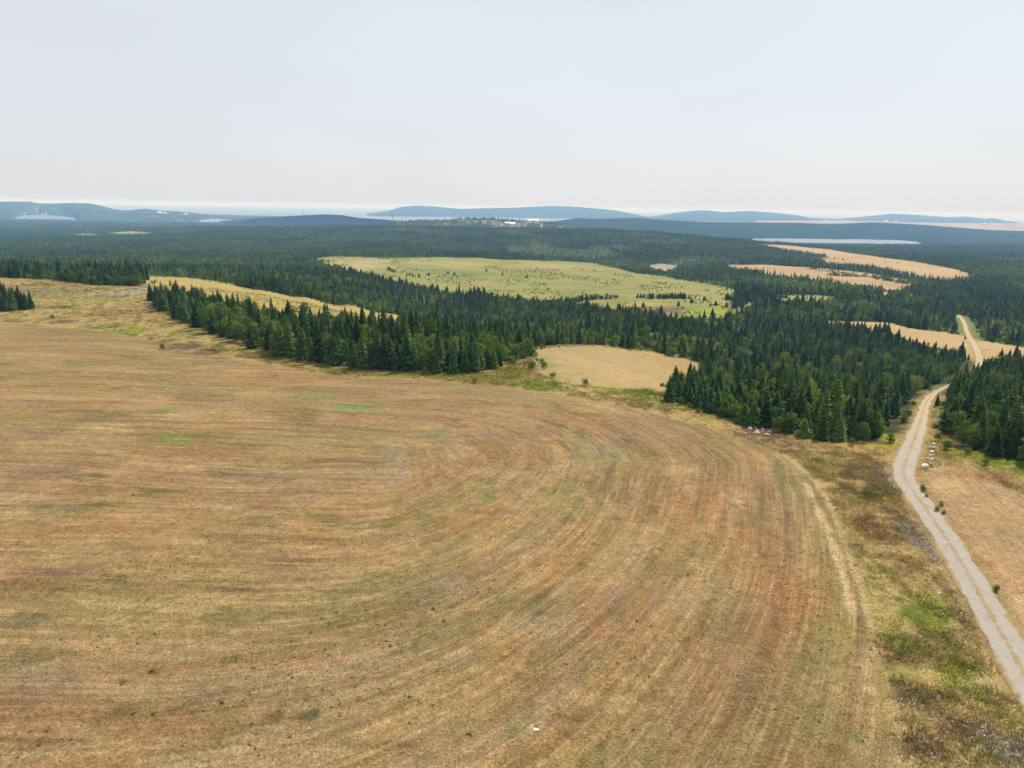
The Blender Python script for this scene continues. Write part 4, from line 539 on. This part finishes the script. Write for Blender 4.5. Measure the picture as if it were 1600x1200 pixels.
# prototypes for the far mass of the wood (0-3 spruce, 4-6 far spruce, 7-8 leafy, 9 yellow-green, 10-11 far leafy, 12 dead)
PROTO = [combined('wood_spruce', [(*SP[i], M_SPRUCE if i < 3 else M_SPRUCE_B), (*cone_trunk(9.2,.17), M_BARK)]) for i in range(4)] + \
        [mesh_of('wood_far_spruce', *SPL[i], M_SPRUCE if i < 2 else M_SPRUCE_B) for i in range(3)] + \
        [combined('wood_leafy', [(*LF[i], M_LEAF), (*stems(3,6,2.4), M_BARK)]) for i in range(2)] + \
        [combined('wood_leafy', [(*LF[2], M_LEAF_Y), (*stems(4,6,2.4), M_BARK)])] + \
        [mesh_of('wood_far_leafy', *LFL[i], M_LEAF) for i in range(2)] + [ME_DD[0]]
def scatter(name, X, Y, Z, idx, rot, scl, protos, kind='stuff', tint=None):
    me = bpy.data.meshes.new(name+'_points'); n = len(X); me.vertices.add(n)
    me.vertices.foreach_set('co', np.stack([X,Y,Z],1).astype(np.float32).ravel())
    a = me.attributes.new('idx','INT','POINT'); a.data.foreach_set('value', np.asarray(idx,np.int32))
    a = me.attributes.new('rot','FLOAT_VECTOR','POINT'); a.data.foreach_set('vector', np.asarray(rot,np.float32).ravel())
    a = me.attributes.new('scl','FLOAT_VECTOR','POINT'); a.data.foreach_set('vector', np.asarray(scl,np.float32).ravel())
    if tint is not None:
        a = me.attributes.new('tint','FLOAT_COLOR','POINT'); a.data.foreach_set('color', np.concatenate([tint,np.ones((n,1))],1).astype(np.float32).ravel())
    coll = bpy.data.collections.new(name+'_kinds')
    for i, pm in enumerate(protos):
        o = bpy.data.objects.new('%s_kind_%02d' % (name, i), pm); coll.objects.link(o)
    ng = bpy.data.node_groups.new(name,'GeometryNodeTree'); ng.interface.new_socket('Geometry', in_out='INPUT', socket_type='NodeSocketGeometry'); ng.interface.new_socket('Geometry', in_out='OUTPUT', socket_type='NodeSocketGeometry')
    I = ng.nodes.new('NodeGroupInput'); O = ng.nodes.new('NodeGroupOutput'); ip = ng.nodes.new('GeometryNodeInstanceOnPoints'); ci = ng.nodes.new('GeometryNodeCollectionInfo')
    ci.inputs['Collection'].default_value = coll; ci.inputs['Separate Children'].default_value = True; ci.inputs['Reset Children'].default_value = True
    def attr(nm, dt):
        q = ng.nodes.new('GeometryNodeInputNamedAttribute'); q.data_type = dt; q.inputs[0].default_value = nm; return q.outputs[0]
    ng.links.new(I.outputs[0], ip.inputs['Points']); ng.links.new(ci.outputs[0], ip.inputs['Instance']); ip.inputs['Pick Instance'].default_value = True
    ng.links.new(attr('idx','INT'), ip.inputs['Instance Index']); ng.links.new(attr('rot','FLOAT_VECTOR'), ip.inputs['Rotation']); ng.links.new(attr('scl','FLOAT_VECTOR'), ip.inputs['Scale'])
    ng.links.new(ip.outputs[0], O.inputs[0])
    o = link(name, me); md_ = o.modifiers.new('scatter','NODES'); md_.node_group = ng; return tag(o, kind=kind)
# ------------------------------------------------------------------ tree positions
CX, CY = [], []
def jitter(y0, y1, s, u=0.80):
    ys = np.arange(y0, y1, s); out=[]
    for y in ys:
        xs = np.arange(-u*y-20, u*y+20, s); out.append(np.stack([xs, np.full(len(xs), y)],1))
    P = np.concatenate(out); P += rng.uniform(-.48,.48,P.shape)*s; return P
P = np.concatenate([jitter(95,330,2.35), jitter(330,640,2.9), jitter(640,1150,4.2), jitter(1150,2000,6.2), jitter(2000,3350,8.5), jitter(3350,4700,13)])
x, y = P[:,0], P[:,1]; fm = forest_mask(x, y)
fm &= rng.random(len(x)) < .93
x, y = x[fm], y[fm]; z = hgt(x, y); keep = z > -99
x, y, z = x[keep], y[keep], z[keep]
# drop what the lie of the land hides for good
vis = np.ones(len(x), bool)
for t in (.3,.45,.55,.65,.72,.8,.86,.91,.95,.975):
    vis &= (CAMZ+(z+14-CAMZ)*t) > hgt(x*t, y*t)-3
x, y, z = x[vis], y[vis], z[vis]
n = len(x); dmix = np.zeros(n); dead = np.zeros(n)
for (cx_, cy_, rx, ry, k, s) in ZONES:
    e = np.sqrt(((x-cx_)/rx)**2+((y-cy_)/ry)**2); w = s*(1-ss(.5,1.3,e+(fbm(x,y,18,2,400)-.5)*.8))
    if k == 'leaf': dmix = np.maximum(dmix, w)
    else: dead = np.maximum(dead, w)
dmix = np.maximum(dmix, ss(.50,.66,fbm(x,y,80,3,410))*.7*(y > 170)); dead = np.maximum(dead, ss(.6,.72,fbm(x,y,90,3,420))*.35*(y > 500)); dmix = np.maximum(dmix, .10); dmix = np.maximum(dmix, .30*((x > 45) & (y < 360))); dmix = np.maximum(dmix, .22*((x > -60) & (y >= 240) & (y < 520))); dead = np.maximum(dead, .02)
rr_ = rng.random(n); kind = np.where(rr_ < dead, 2, np.where(rng.random(n) < dmix, 1, 0))
edge = np.zeros(n)      # trees at a wood's edge are a little lower and broader
ht = rng.normal(1.0,.26,n).clip(.4,1.6)*(.52+.36*fbm(x,y,35,2,430))*np.where((x > 25) & (y < 170), .92, 1.0)*np.where(y > 230, .9, 1.0); ht *= np.where(y > 2000, .95, 1.0)
opn = (fbm(x*.7, y*.45, 42, 3, 300) > .555) & (y > 270) & (y < 2600) & (rng.random(n) < .88); kind = np.where(opn & (rng.random(n) < .85), 1, kind)
ht = np.where(opn, ht*.42, ht)
wd = ht**.6*rng.uniform(.75,1.25,n)*.95*np.where(y > 640, 1.3, 1.0)*np.where(y > 2000, 1.35, 1.0)*np.where(y > 3350, 1.5, 1)
ht *= np.where(kind == 1, rng.uniform(1.0,1.5,n), 1); ht *= np.where(kind == 2, .95, 1)
cn = (x > 22) & (x < 55) & (y < 200); ht = np.where(cn, ht*.66, ht); wd = np.where(cn, wd*.85, wd)
isl = np.zeros(n, bool)
for (cx_, cy_, rx, ry) in ISLANDS: isl |= ((x-cx_)/(rx+4))**2+((y-cy_)/(ry+4))**2 < 1
ht = np.where(isl, ht*.72, ht)
# extra single bushes and small trees in the open
sx = np.array([s[0] for s in SINGLES]); sy = np.array([s[1] for s in SINGLES])
x = np.append(x, sx); y = np.append(y, sy); z = np.append(z, hgt(sx, sy)); kind = np.append(kind, np.zeros(len(sx), int)); ht = np.append(ht, np.full(len(sx), .42)); wd = np.append(wd, np.full(len(sx), .8))
n = len(x); rot = rng.uniform(0, 6.283, n)
single = np.zeros(n, bool); single[-len(sx):] = True
# ---- which trees show largest: a coarse silhouette buffer seen from the drone
def project(X, Y, Z):
    v = np.stack([X, Y, Z-CAMZ]); c = np.array([rt, up, fw]) @ v
    return c[0]/c[2]*FPX/2+400, 300-c[1]/c[2]*FPX/2, c[2]
hh = np.where(kind == 1, 6*ht, np.where(kind == 2, 7.5*ht, 10*ht)); hw = np.where(kind == 1, 2.4*wd, np.where(kind == 2, 1.2*wd, 1.9*wd))
px, pb, dep = project(x, y, z); _, ptp, _ = project(x, y, z+hh)
cand = np.where((y < 1300) & (px > -20) & (px < 820))[0]; cand = cand[np.argsort(dep[cand])]
buf = np.zeros((600, 800), bool); shown = np.zeros(n)
for i in cand:
    t, b = ptp[i], pb[i]; w = hw[i]/dep[i]*FPX/2; c = 0
    for yy in range(max(0,int(t)), min(600,int(b)+1)):
        f = (yy-t)/max(b-t,1); s = w*(f if kind[i] == 0 else math.sqrt(max(0,1-(2*f-1)**2))+.1)
        a0, a1 = max(0,int(px[i]-s)), min(800,int(px[i]+s)+1)
        if a1 > a0: row = buf[yy,a0:a1]; c += int((~row).sum()); row[:] = True
    shown[i] = c
hero = np.zeros(n, bool)
for k, lim in ((0,290),(1,150),(2,40)):
    q = np.where((kind == k) & (shown > 12) & (y < 650))[0]; q = q[np.argsort(-shown[q])][:lim]; hero[q] = True
hero |= single & (y < 900)
# ---- the mass of the wood
ms = ~hero; xm, ym, zm, km = x[ms], y[ms], z[ms], kind[ms]; nm_ = len(xm); farm = ym > 700; rnd = rng.random(nm_)
idx = np.where(km == 0, np.where(farm, 4+(rnd*3).astype(int), np.where(rnd < .82, (rnd/.82*3).astype(int), 3)), np.where(km == 1, np.where(farm, 10+(rnd*2).astype(int), np.where(rnd < .82, 7+(rnd*2/.83).astype(int), 9)), 12))
idx = np.where((km == 2) & (ym > 1500), 6, idx)
rt_ = np.stack([rng.uniform(-.04,.04,nm_), rng.uniform(-.04,.04,nm_), rot[ms]],1)
scatter('forest', xm, ym, zm-.15, idx, rt_, np.stack([wd[ms],wd[ms],ht[ms]],1), PROTO)
print('forest instances', nm_, 'hero', hero.sum())
Q = jitter(430, 1180, 3.2, .5); Q = Q[inside(BOG_FIELD, Q[:,0], Q[:,1])]; bw = fbm(Q[:,0], Q[:,1]*.5, 26, 4, 700)
band = np.exp(-((Q[:,1]-(790-Q[:,0]*.35))/110)**2)*.10+np.exp(-((Q[:,1]-(560-Q[:,0]*.1))/60)**2)*.10
Q = Q[(bw+band > .62) & (rng.random(len(Q)) < .3)]; nn = len(Q); s = rng.uniform(.1,.3,nn)
scatter('bog_scrub', Q[:,0], Q[:,1], hgt(Q[:,0],Q[:,1])-.1, rng.choice([10,11], nn), np.stack([np.zeros(nn),np.zeros(nn),rng.uniform(0,6.28,nn)],1), np.stack([s*1.5,s*1.5,s*.8],1), PROTO)
pts = []
for poly, dens, w in [(BOG_FIELD,3.2,7), (PALE_FIELD_A,5,5), (PALE_FIELD_B,5,6), (PALE_FIELD_D,3.5,3.5), (CLEARING_STRIP,3.0,3), (SMALL_FIELD,3.2,1.2), (OPEN_RING[1:62],2.4,1.3), (QUARRY,4,4)]:
    for a_, b_ in zip(poly, poly[1:]+poly[:1]):
        L_ = math.hypot(b_[0]-a_[0], b_[1]-a_[1])
        if min(a_[1], b_[1]) < 100: continue
        for _ in range(int(L_/dens)):
            q_ = random.random(); pts.append((a_[0]+(b_[0]-a_[0])*q_+random.gauss(0,w), a_[1]+(b_[1]-a_[1])*q_+random.gauss(0,w)))
Q = np.array(pts); cl = fbm(Q[:,0], Q[:,1], 18, 3, 740) > .47; td = segdist(TRACK_S, Q[:,0], Q[:,1]) > 2.6
Q = Q[cl & td & ~inside(MOWN_FIELD, Q[:,0], Q[:,1])]; nn = len(Q); s = rng.uniform(.14,.5,nn)**1.0*np.where(Q[:,1] > 600, 1.3, .9)
scatter('edge_scrub', Q[:,0], Q[:,1], hgt(Q[:,0],Q[:,1])-.1, np.where(Q[:,1] > 500, rng.choice([10,11,4],nn), rng.choice([7,8,9,0],nn,p=[.4,.35,.1,.15])), np.stack([np.zeros(nn),np.zeros(nn),rng.uniform(0,6.28,nn)],1), np.stack([s*1.1,s*1.1,s*rng.uniform(.7,1.1,nn)],1), PROTO)
# ---- individually built trees
def stand_of(X, Y):
    q = lambda p: bool(inside(p, np.array([X]), np.array([Y]))[0])
    if q(LEFT_CLUMP) or (X < -185 and Y < 270): return 'clump', 'in the left clump'
    if q(STRIP_WOOD) or (X < 10 and X > -150 and Y < 290): return 'strip', 'in the tree strip'
    if Y > 280 and X < -60: return 'left', 'behind the left meadow'
    if segd(X, Y)[1] > 0 and X > 60 and Y < 330: return 'rightside', 'right of the track'
    if X > 10 and Y < 330: return 'corner', 'beside the small field'
    if Y > 420: return 'valley', 'beside the green bog'
    return 'middle', 'beyond the small field'
_TS = np.array(TRACK_S)
def segd(X, Y):
    yy = np.interp(Y, _TS[:,1], _TS[:,0]); return 0, X-yy
WORD = {0:('spruce_tree','spruce tree'),1:('alder_tree','leafy tree'),2:('dead_tree','dead tree')}
hi = np.where(hero)[0]; meta = []
for i in hi:
    s, txt = ('open','standing alone in the open') if single[i] else stand_of(float(x[i]), float(y[i]))
    meta.append((int(kind[i]), s, txt))
# rank along each stand's front, from the left, for the largest; the small and hidden ones share a label per stand
front = {}
for q, i in enumerate(hi): front.setdefault(meta[q][:2], []).append(i)
ORD = lambda k: '%d%s' % (k, 'th' if 10 <= k % 100 <= 20 else {1:'st',2:'nd',3:'rd'}.get(k % 10,'th'))
lab_of = {}
for key, ids in front.items():
    big = sorted(ids, key=lambda i: -shown[i])[:40 if key[1] in ('strip','corner','rightside') else 14]; big = sorted(big, key=lambda i: px[i]); med = float(np.median([ht[i] for i in ids]))
    for r_, i in enumerate(big): lab_of[i] = r_+1
    front[key] = (len(big), med)
def make_tree(i, k, s, txt, q):
    word, say = WORD[k]; root = bpy.data.objects.new(word, None); root.empty_display_size = .5; COL.objects.link(root)
    root.location = (float(x[i]), float(y[i]), float(z[i])-.15); root.rotation_euler = (random.uniform(-.035,.035), random.uniform(-.035,.035), float(rot[i])); root.scale = (float(wd[i]), float(wd[i]), float(ht[i]))
    if k == 0:
        pale = random.random() < .14; link('crown', (random.choice(ME_SPB) if pale else random.choice(ME_SP)), root); link('trunk', ME_TR, root); col = 'grey-green' if pale else 'dark green'
    elif k == 1:
        yel = random.random() < .2; link('crown', (random.choice(ME_LFY) if yel else random.choice(ME_LF)), root); link('stem', ME_ST, root); col = 'yellow-green' if yel else 'mid green'
    else: link('bare_branches', random.choice(ME_DD), root); col = 'bare grey'
    nbig, med = front[(k, s)]; hgt_w = 'tall' if ht[i] > med*1.08 else 'short' if ht[i] < med*.9 else 'middling'
    shape = 'broad' if wd[i] > ht[i]*1.05 else 'slender'
    if i in lab_of:
        a = lab_of[i]; place = 'leftmost' if a == 1 else 'rightmost' if a == nbig else (ORD(a)+' from the left' if a <= nbig/2 else ORD(nbig-a+1)+' from the right')
        lb = '%s %s %s %s, %s of the largest %s' % (hgt_w, shape, col, say.replace(' tree',''), place, txt)
    else: lb = '%s %s %s, half hidden behind larger ones' % (col, say, txt)
    if s == 'open': lb = '%s %s tree alone in the open, %s of the lone ones' % (shape, col, (ORD(lab_of[i])+' from the left') if i in lab_of else 'one')
    tag(root, lb, 'tree', '%ss %s' % (say, txt))
for q, i in enumerate(hi): make_tree(i, *meta[q], q)
# ------------------------------------------------------------------ shrubs and weeds along the edges
SH_TXT = ['upper low bush on the right bank of the track bend','second low bush on the right bank of the track bend','third low bush on the right bank of the track bend','low bush farther down the right bank of the track','lowest of the low bushes beside the hay field edge','dark lone bush on the dry grass right of the track','small bush near the right edge of the track verge',
 'round bush in front of the strip of wood, leftmost of the row','round bush in front of the strip of wood, second of the row','round bush in front of the strip of wood, third of the row','round bush in front of the strip of wood, fourth of the row','round bush in front of the strip of wood, fifth of the row','round bush in front of the strip of wood, sixth of the row','bush beside the bright green patch at the strip of wood','bush at the foot of the wood left of the track','bush at the foot of the wood above the field corner','small bush at the left foot of the corner wood','dark small bush at the left foot of the corner wood','low dark bush in the brown patch below the strip of wood','dark brown bush in the left meadow','bush in the bright green strip at the right wood','pale bush at the foot of the right wood','pale bush nearest the track at the right wood','bush at the far right foot of the wood']
for i, (bx, by) in enumerate(TRACK_SHRUBS):
    root = bpy.data.objects.new('bush', None); COL.objects.link(root); s = .17 if i < 7 else .36; s *= random.uniform(.8,1.2); root.location = (bx, by, hz(bx,by)-.1); root.scale = (s,s,s*.8); root.rotation_euler.z = random.random()*6.28
    link('crown', random.choice(ME_LF), root); link('stem', ME_ST, root); tag(root, SH_TXT[i], 'bush', 'bushes along the field and track edges')
ME_WEED = [mesh_of('weed_leaves', *leafy(90+i, 1.0, .8, 60, .3, .05), M_LEAF) for i in range(2)]
for i, (bx, by) in enumerate(FIELD_WEEDS):
    o = link('weed_clump', ME_WEED[i % 2], None, (bx, by, hz(bx,by)-.05)); s = random.uniform(.22,.4); o.scale = (s,s,s*.55); o.rotation_euler.z = random.random()*6
    tag(o, 'small dark green weed clump in the mown field, %s from the left' % ORD(sorted(FIELD_WEEDS, key=lambda q: q[0]/q[1]).index([bx,by])+1), 'weed', 'weed clumps in the mown field')
Q = np.concatenate([jitter(38,80,1.3,.76), jitter(80,140,2.4,.76)]); Q = Q[inside(MOWN_FIELD, Q[:,0], Q[:,1])]; cl = fbm(Q[:,0],Q[:,1],7,3,820)+.5*fbm(Q[:,0],Q[:,1],1.8,2,830); Q = Q[(cl > .86) | (rng.random(len(Q)) < .02)]; nn = len(Q); s = rng.uniform(.07,.2,nn)
scatter('field_weeds', Q[:,0], Q[:,1], hgt(Q[:,0],Q[:,1])-.01, rng.integers(0,2,nn), np.stack([np.zeros(nn),np.zeros(nn),rng.uniform(0,6.28,nn)],1), np.stack([s*1.3,s,s*.5],1), ME_WEED); print('weeds', nn)
# ------------------------------------------------------------------ rocks
RK = [rock(200+i, (1, random.uniform(.7,1), random.uniform(.5,.8))) for i in range(5)]
RKW = [q.copy() for q in RK]
for q in RKW: q.materials.clear(); q.materials.append(M_ROCK_W)
BT = ['flat pale boulder nearest the track, lowest of the boulder row','grey boulder just above the lowest one of the boulder row','pale boulder third from the bottom of the row beside the track','grey boulder in the middle of the row beside the track','pale boulder third from the top of the row beside the track','grey boulder second from the top of the row by the track','small pale boulder topmost of the row beside the track']
for i, (bx, by) in enumerate(BOULDERS):
    o = link('boulder', (RKW if i % 2 == 0 else RK)[i % 5], None, (bx, by, hz(bx,by))); s = random.uniform(.36,.56)*(1.3 if i == 0 else 1); o.scale = (s*1.2,s,s); o.rotation_euler.z = random.random()*6; tag(o, BT[i], 'boulder', 'boulder row beside the track')
wx_, wy_ = WHITE_STONE; o = link('stone', RKW[2], None, (wx_, wy_, hz(wx_,wy_))); o.scale = (.3,.22,.2); tag(o, 'single white stone lying in the mown field near the bottom', 'stone')
def stone_stuff(name, pts, s0, s1, protos):
    X = np.array([p[0] for p in pts]); Y = np.array([p[1] for p in pts]); nn = len(X); s = rng.uniform(s0, s1, nn)
    scatter(name, X, Y, hgt(X,Y)-s*.15, rng.integers(0,len(protos),nn), np.stack([rng.uniform(-.3,.3,nn),rng.uniform(-.3,.3,nn),rng.uniform(0,6.28,nn)],1), np.stack([s,s*rng.uniform(.6,1,nn),s*.8],1), protos)
for k, ln in enumerate(ROCKPILES):
    pts=[]; L = smooth(ln,1)
    for _ in range([120,170,9][k]):
        t = random.random()*(len(L)-1); i = int(t); f = t-i; a, b = L[i], L[i+1]; pts.append((a[0]+(b[0]-a[0])*f+random.gauss(0,1.0), a[1]+(b[1]-a[1])*f+random.gauss(0,1.1)))
    stone_stuff('stone_heap', pts, .25, .75, RK[:4]+RKW[:1])
pts=[]
for (cx_, cy_, rx, ry, nn) in [(38,43,7,9,420),(34,48,8,9,120),(63,88,3.5,10,500),(57,75,3,9,350),(63,99,2.5,5,200),(49,62,3,9,220),(44,52,3,7,220),(35,38,4,6,150)]:
    for _ in range(nn): pts.append((cx_-4+random.gauss(0,rx*.5), cy_+random.gauss(0,ry*.5)))
pa = np.array(pts); pk = (segdist(TRACK_S, pa[:,0], pa[:,1]) > 2.2) & ~inside(MOWN_FIELD, pa[:,0]+1, pa[:,1]) & ~inside(HAY_FIELD, pa[:,0], pa[:,1])
pts = [tuple(q) for q in pa[pk]]
stone_stuff('loose_stones', pts, .04, .13, RK[:4]+RKW[:1])
# ------------------------------------------------------------------ grass tufts
def tuft(seed, nb, r, h, w, lean):
    rn = random.Random(seed); V=[]; Fc=[]
    for k in range(nb):
        a = rn.random()*6.283; d = r*math.sqrt(rn.random()); bx, by = math.cos(a)*d, math.sin(a)*d; hh_ = h*rn.uniform(.55,1.15); la = a+rn.uniform(-.8,.8); ll = lean*hh_*rn.uniform(.3,1.2); wa = rn.random()*6.283; wx, wy = math.cos(wa)*w, math.sin(wa)*w
        b = len(V); V += [(bx-wx,by-wy,0),(bx+wx,by+wy,0),(bx+math.cos(la)*ll,by+math.sin(la)*ll,hh_)]; Fc.append((b,b+1,b+2))
    return V, Fc
TF = [mesh_of('grass_tuft', *tuft(i, 44, .42, .26, .022, .9), M_TUFT) for i in range(3)]+[mesh_of('stubble_tuft', *tuft(10+i, 30, .36, .055, .014, 1.2), M_TUFT) for i in range(2)]
def tint_at(X, Y, j=.22):
    C, mw = ground_colour(X, Y); C = C*1.42*rng.uniform(1-j,1+j,(len(X),1)); return C, mw
Q = np.concatenate([jitter(36,75,.62,.78), jitter(75,130,1.0,.78)]); inn = inside(MOWN_FIELD, Q[:,0], Q[:,1]); Q = Q[inn]
keep = fbm(Q[:,0],Q[:,1],3.5,3,500) > .34; Q = Q[keep]; C, _ = tint_at(Q[:,0], Q[:,1], .3); nn = len(Q); s = rng.uniform(.6,1.5,nn)
scatter('stubble', Q[:,0], Q[:,1], hgt(Q[:,0],Q[:,1])-.01, 3+rng.integers(0,2,nn), np.stack([np.zeros(nn),np.zeros(nn),rng.uniform(0,6.28,nn)],1), np.stack([s,s,s],1), TF, tint=C)
Q = np.concatenate([jitter(30,110,.6,.80), jitter(110,190,1.1,.80), jitter(190,350,2.2,.8)]); X, Y = Q[:,0], Q[:,1]
op = inside(OPEN_RING, X, Y) & ~inside(MOWN_FIELD, X, Y) & ~inside(HAY_FIELD, X, Y) & ~inside(SMALL_FIELD, X, Y) & ~inside(STRIP_WOOD, X, Y)
td = np.full(len(X), 99.); tmk = X > 15; td[tmk] = segdist(TRACK_S, X[tmk], Y[tmk]); op &= (td > 2.3)
op &= fbm(X,Y,4,3,520) > .30; X, Y = X[op], Y[op]; C, _ = tint_at(X, Y, .35); nn = len(X); s = rng.uniform(.5,1.5,nn)*(.35+1.3*fbm(X,Y,9,2,530)); s *= np.where(Y > 150, 1.3, 1)
scatter('rough_grass', X, Y, hgt(X,Y)-.03, rng.integers(0,3,nn), np.stack([rng.uniform(-.2,.2,nn),rng.uniform(-.2,.2,nn),rng.uniform(0,6.28,nn)],1), np.stack([s*1.2,s*1.2,s],1), TF, tint=C)
print('tufts', nn)
# ------------------------------------------------------------------ far settlement
WALLC = [plain_mat('white_siding', (.72,.72,.70), .06), plain_mat('grey_siding', (.42,.44,.46), .08), plain_mat('tan_siding', (.62,.50,.38), .08)]
M_ROOF = plain_mat('grey_roof', (.22,.21,.21), .15)
def box(V, Fc, x0,x1,y0,y1,z0,z1):
    b = len(V); V += [(x0,y0,z0),(x1,y0,z0),(x1,y1,z0),(x0,y1,z0),(x0,y0,z1),(x1,y0,z1),(x1,y1,z1),(x0,y1,z1)]; Fc += [(b+i for i in q) for q in []]
    Fc += [tuple(b+i for i in q) for q in ((0,3,2,1),(4,5,6,7),(0,1,5,4),(1,2,6,5),(2,3,7,6),(3,0,4,7))]
HTXT = ['farthest left house on the village hill','second house from the left on the village hill','wide white house among the left village houses','tan house left of the middle of the village','small white house at the village middle edge','grey barn at the middle of the village hill','large white building low in the village middle','white house right of the large village building','tan house right of the large village building','left one of the two long white roofs above the village','right one of the two long white roofs above the village','small grey building up on the village hill left','grey house at the right side of the village','white house at the far right end of the village',
 'white house up on the far left coast hill','pale house near the left end of the far left lake','white shed on the shore behind the far left lake','left white house above the middle of the far lake','right white house above the middle of the far lake','bright lone white house on the far coast hill slope','long white hall among the far coast houses','long white hall at the right of the far coast houses','grey house at the left of the far coast houses','grey house lowest left on the far coast headland','white house between the far coast halls','white building at the right of the far coast headland','white hall under the far coast headland','white building on the far farmland left','white farm hall on the far farmland middle','white farm hall beside the middle far farmland hall','white farm hall on the far right farmland','white farm hall at the far right beside another']
ROOFW = plain_mat('white_metal_roof', (.78,.78,.76), .05)
hillo = [o for o in COL.objects if o.name.startswith(('hill','farm'))]
for i, (hx, hy, h_, w, c) in enumerate(HOUSES):
    root = bpy.data.objects.new('house', None); COL.objects.link(root); ww = w/2; dp = w*.36; hh_ = max(4.5, w*.3); root.location = (hx, hy, h_-hh_*.6); root.rotation_euler.z = random.uniform(-.4,.4)
    V=[]; Fc=[]; box(V,Fc,-ww,ww,-dp,dp,-12,hh_); link('wall', mesh_of('house_walls', V, Fc, WALLC[c]), root)
    rh = hh_+dp*.75; e = 1.04
    V = [(-ww*e,-dp*1.15,hh_-.2),(ww*e,-dp*1.15,hh_-.2),(ww*e,dp*1.15,hh_-.2),(-ww*e,dp*1.15,hh_-.2),(-ww*e,0,rh),(ww*e,0,rh)]
    link('roof', mesh_of('house_roof', V, [(0,1,5,4),(2,3,4,5),(0,4,3),(1,2,5),(0,3,2,1)], ROOFW if w >= 20 else M_ROOF), root)
    if w < 30:
        V=[]; Fc=[]; box(V,Fc,-ww*.5,-ww*.5+1.1,-.5,.5,hh_,rh+1.2); link('chimney', mesh_of('house_chimney', V, Fc, M_ROOF), root)
        for q in (-.45,.35):
            V=[]; Fc=[]; box(V,Fc,ww*q-.8,ww*q+.8,-dp-.06,-dp+.05,hh_*.35,hh_*.7); link('window', mesh_of('house_window', V, Fc, M_ROOF), root)
    tag(root, HTXT[i], 'house', 'houses of the far village' if i < 14 else 'houses on the far coast' if i < 27 else 'farm halls on the far plain')
# village trees on the far knoll
vx=[];vy=[];vz=[]
pr = [h for h in HILLS if h[0] == 'village_hill'][0]; PX = np.array(pr[2])
for _ in range(900):
    X_ = random.uniform(PX[0][0], PX[-1][0]); t = random.random()
    if 110 > X_ > -230 and t < .93 and random.random() < .72: continue
    zc = np.interp(X_, PX[:,0], PX[:,1]); g = t*t*(3-2*t)*.75+t*.25; Y_ = 2700+300*t; vx.append(X_*(Y_/3000)); vy.append(Y_); vz.append(-103+(zc+103)*g-1)
for X_, k in [(-225,9),(-190,8),(-160,9),(-118,11),(-90,7),(-60,8)]:
    for _ in range(k): xx_ = X_+random.gauss(0,9); vx.append(xx_); vy.append(2995.); vz.append(float(np.interp(xx_,PX[:,0],PX[:,1]))-1)
vx, vy, vz = map(np.array, (vx,vy,vz)); nn = len(vx); s = rng.uniform(.7,1.25,nn)
scatter('village_woods', vx, vy, vz, rng.choice([4,5,6,10,11],nn), np.stack([np.zeros(nn),np.zeros(nn),rng.uniform(0,6.28,nn)],1), np.stack([s*2,s*2,s],1), PROTO)
# canopy on the wooded ridges behind
def mast(x_, y_, zb, H, label):
    root = bpy.data.objects.new('radio_mast', None); COL.objects.link(root); root.location = (x_, y_, zb-14); V=[]; Fc=[]; a = 1.3
    for sx_ in (-1,1):
        for sy_ in (-1,1): box(V,Fc,sx_*a-.2,sx_*a+.2,sy_*a-.2,sy_*a+.2,0,H+14)
    k = 0
    while k < H+12: box(V,Fc,-a,a,-a-.1,-a+.1,k,k+.25); box(V,Fc,-a,a,a-.1,a+.1,k,k+.25); box(V,Fc,-a-.1,-a+.1,-a,a,k,k+.25); box(V,Fc,a-.1,a+.1,-a,a,k,k+.25); k += 3
    link('lattice', mesh_of('mast_lattice', V, Fc, M_ROOF), root); V=[]; Fc=[]
    for z_ in (H*.72+14, H*.86+14, H+14): box(V,Fc,-3.6,3.6,-.2,.2,z_-.2,z_+.2)
    link('crossarm', mesh_of('mast_arms', V, Fc, M_ROOF), root); tag(root, label, 'mast')
mast(*MASTS[0], 44, 'thin lattice mast on the dark hill against the sea'); mast(*MASTS[1], 27, 'short lattice mast beside the far sea inlet')
# leaning dead stake in the meadow by the strip of wood
px_, py_ = POST; V, Fc = cone_trunk(2.6,.09,.12,6,3); tag(link('stake', mesh_of('stake', V, Fc, M_DEAD), None, (px_, py_, hz(px_,py_))), 'pale leaning wooden stake in the meadow below the strip of wood', 'stake')
# ------------------------------------------------------------------ air
V=[]; Fc=[]; box(V,Fc,-44000,44000,-41000,44000,-112,70)
hm = bpy.data.materials.new('haze_air'); hm.use_nodes = True; nt = hm.node_tree; nt.nodes.clear(); o_ = nt.nodes.new('ShaderNodeOutputMaterial'); pv = nt.nodes.new('ShaderNodeVolumePrincipled')
pv.inputs['Color'].default_value = (.30,.56,1.0,1); pv.inputs['Absorption Color'].default_value = (1,1,1,1); pv.inputs['Density'].default_value = HAZE_DENSITY; pv.inputs['Anisotropy'].default_value = 0.0; nt.links.new(pv.outputs[0], o_.inputs['Volume'])
tag(link('haze', mesh_of('haze', V, Fc, hm)), kind='stuff')
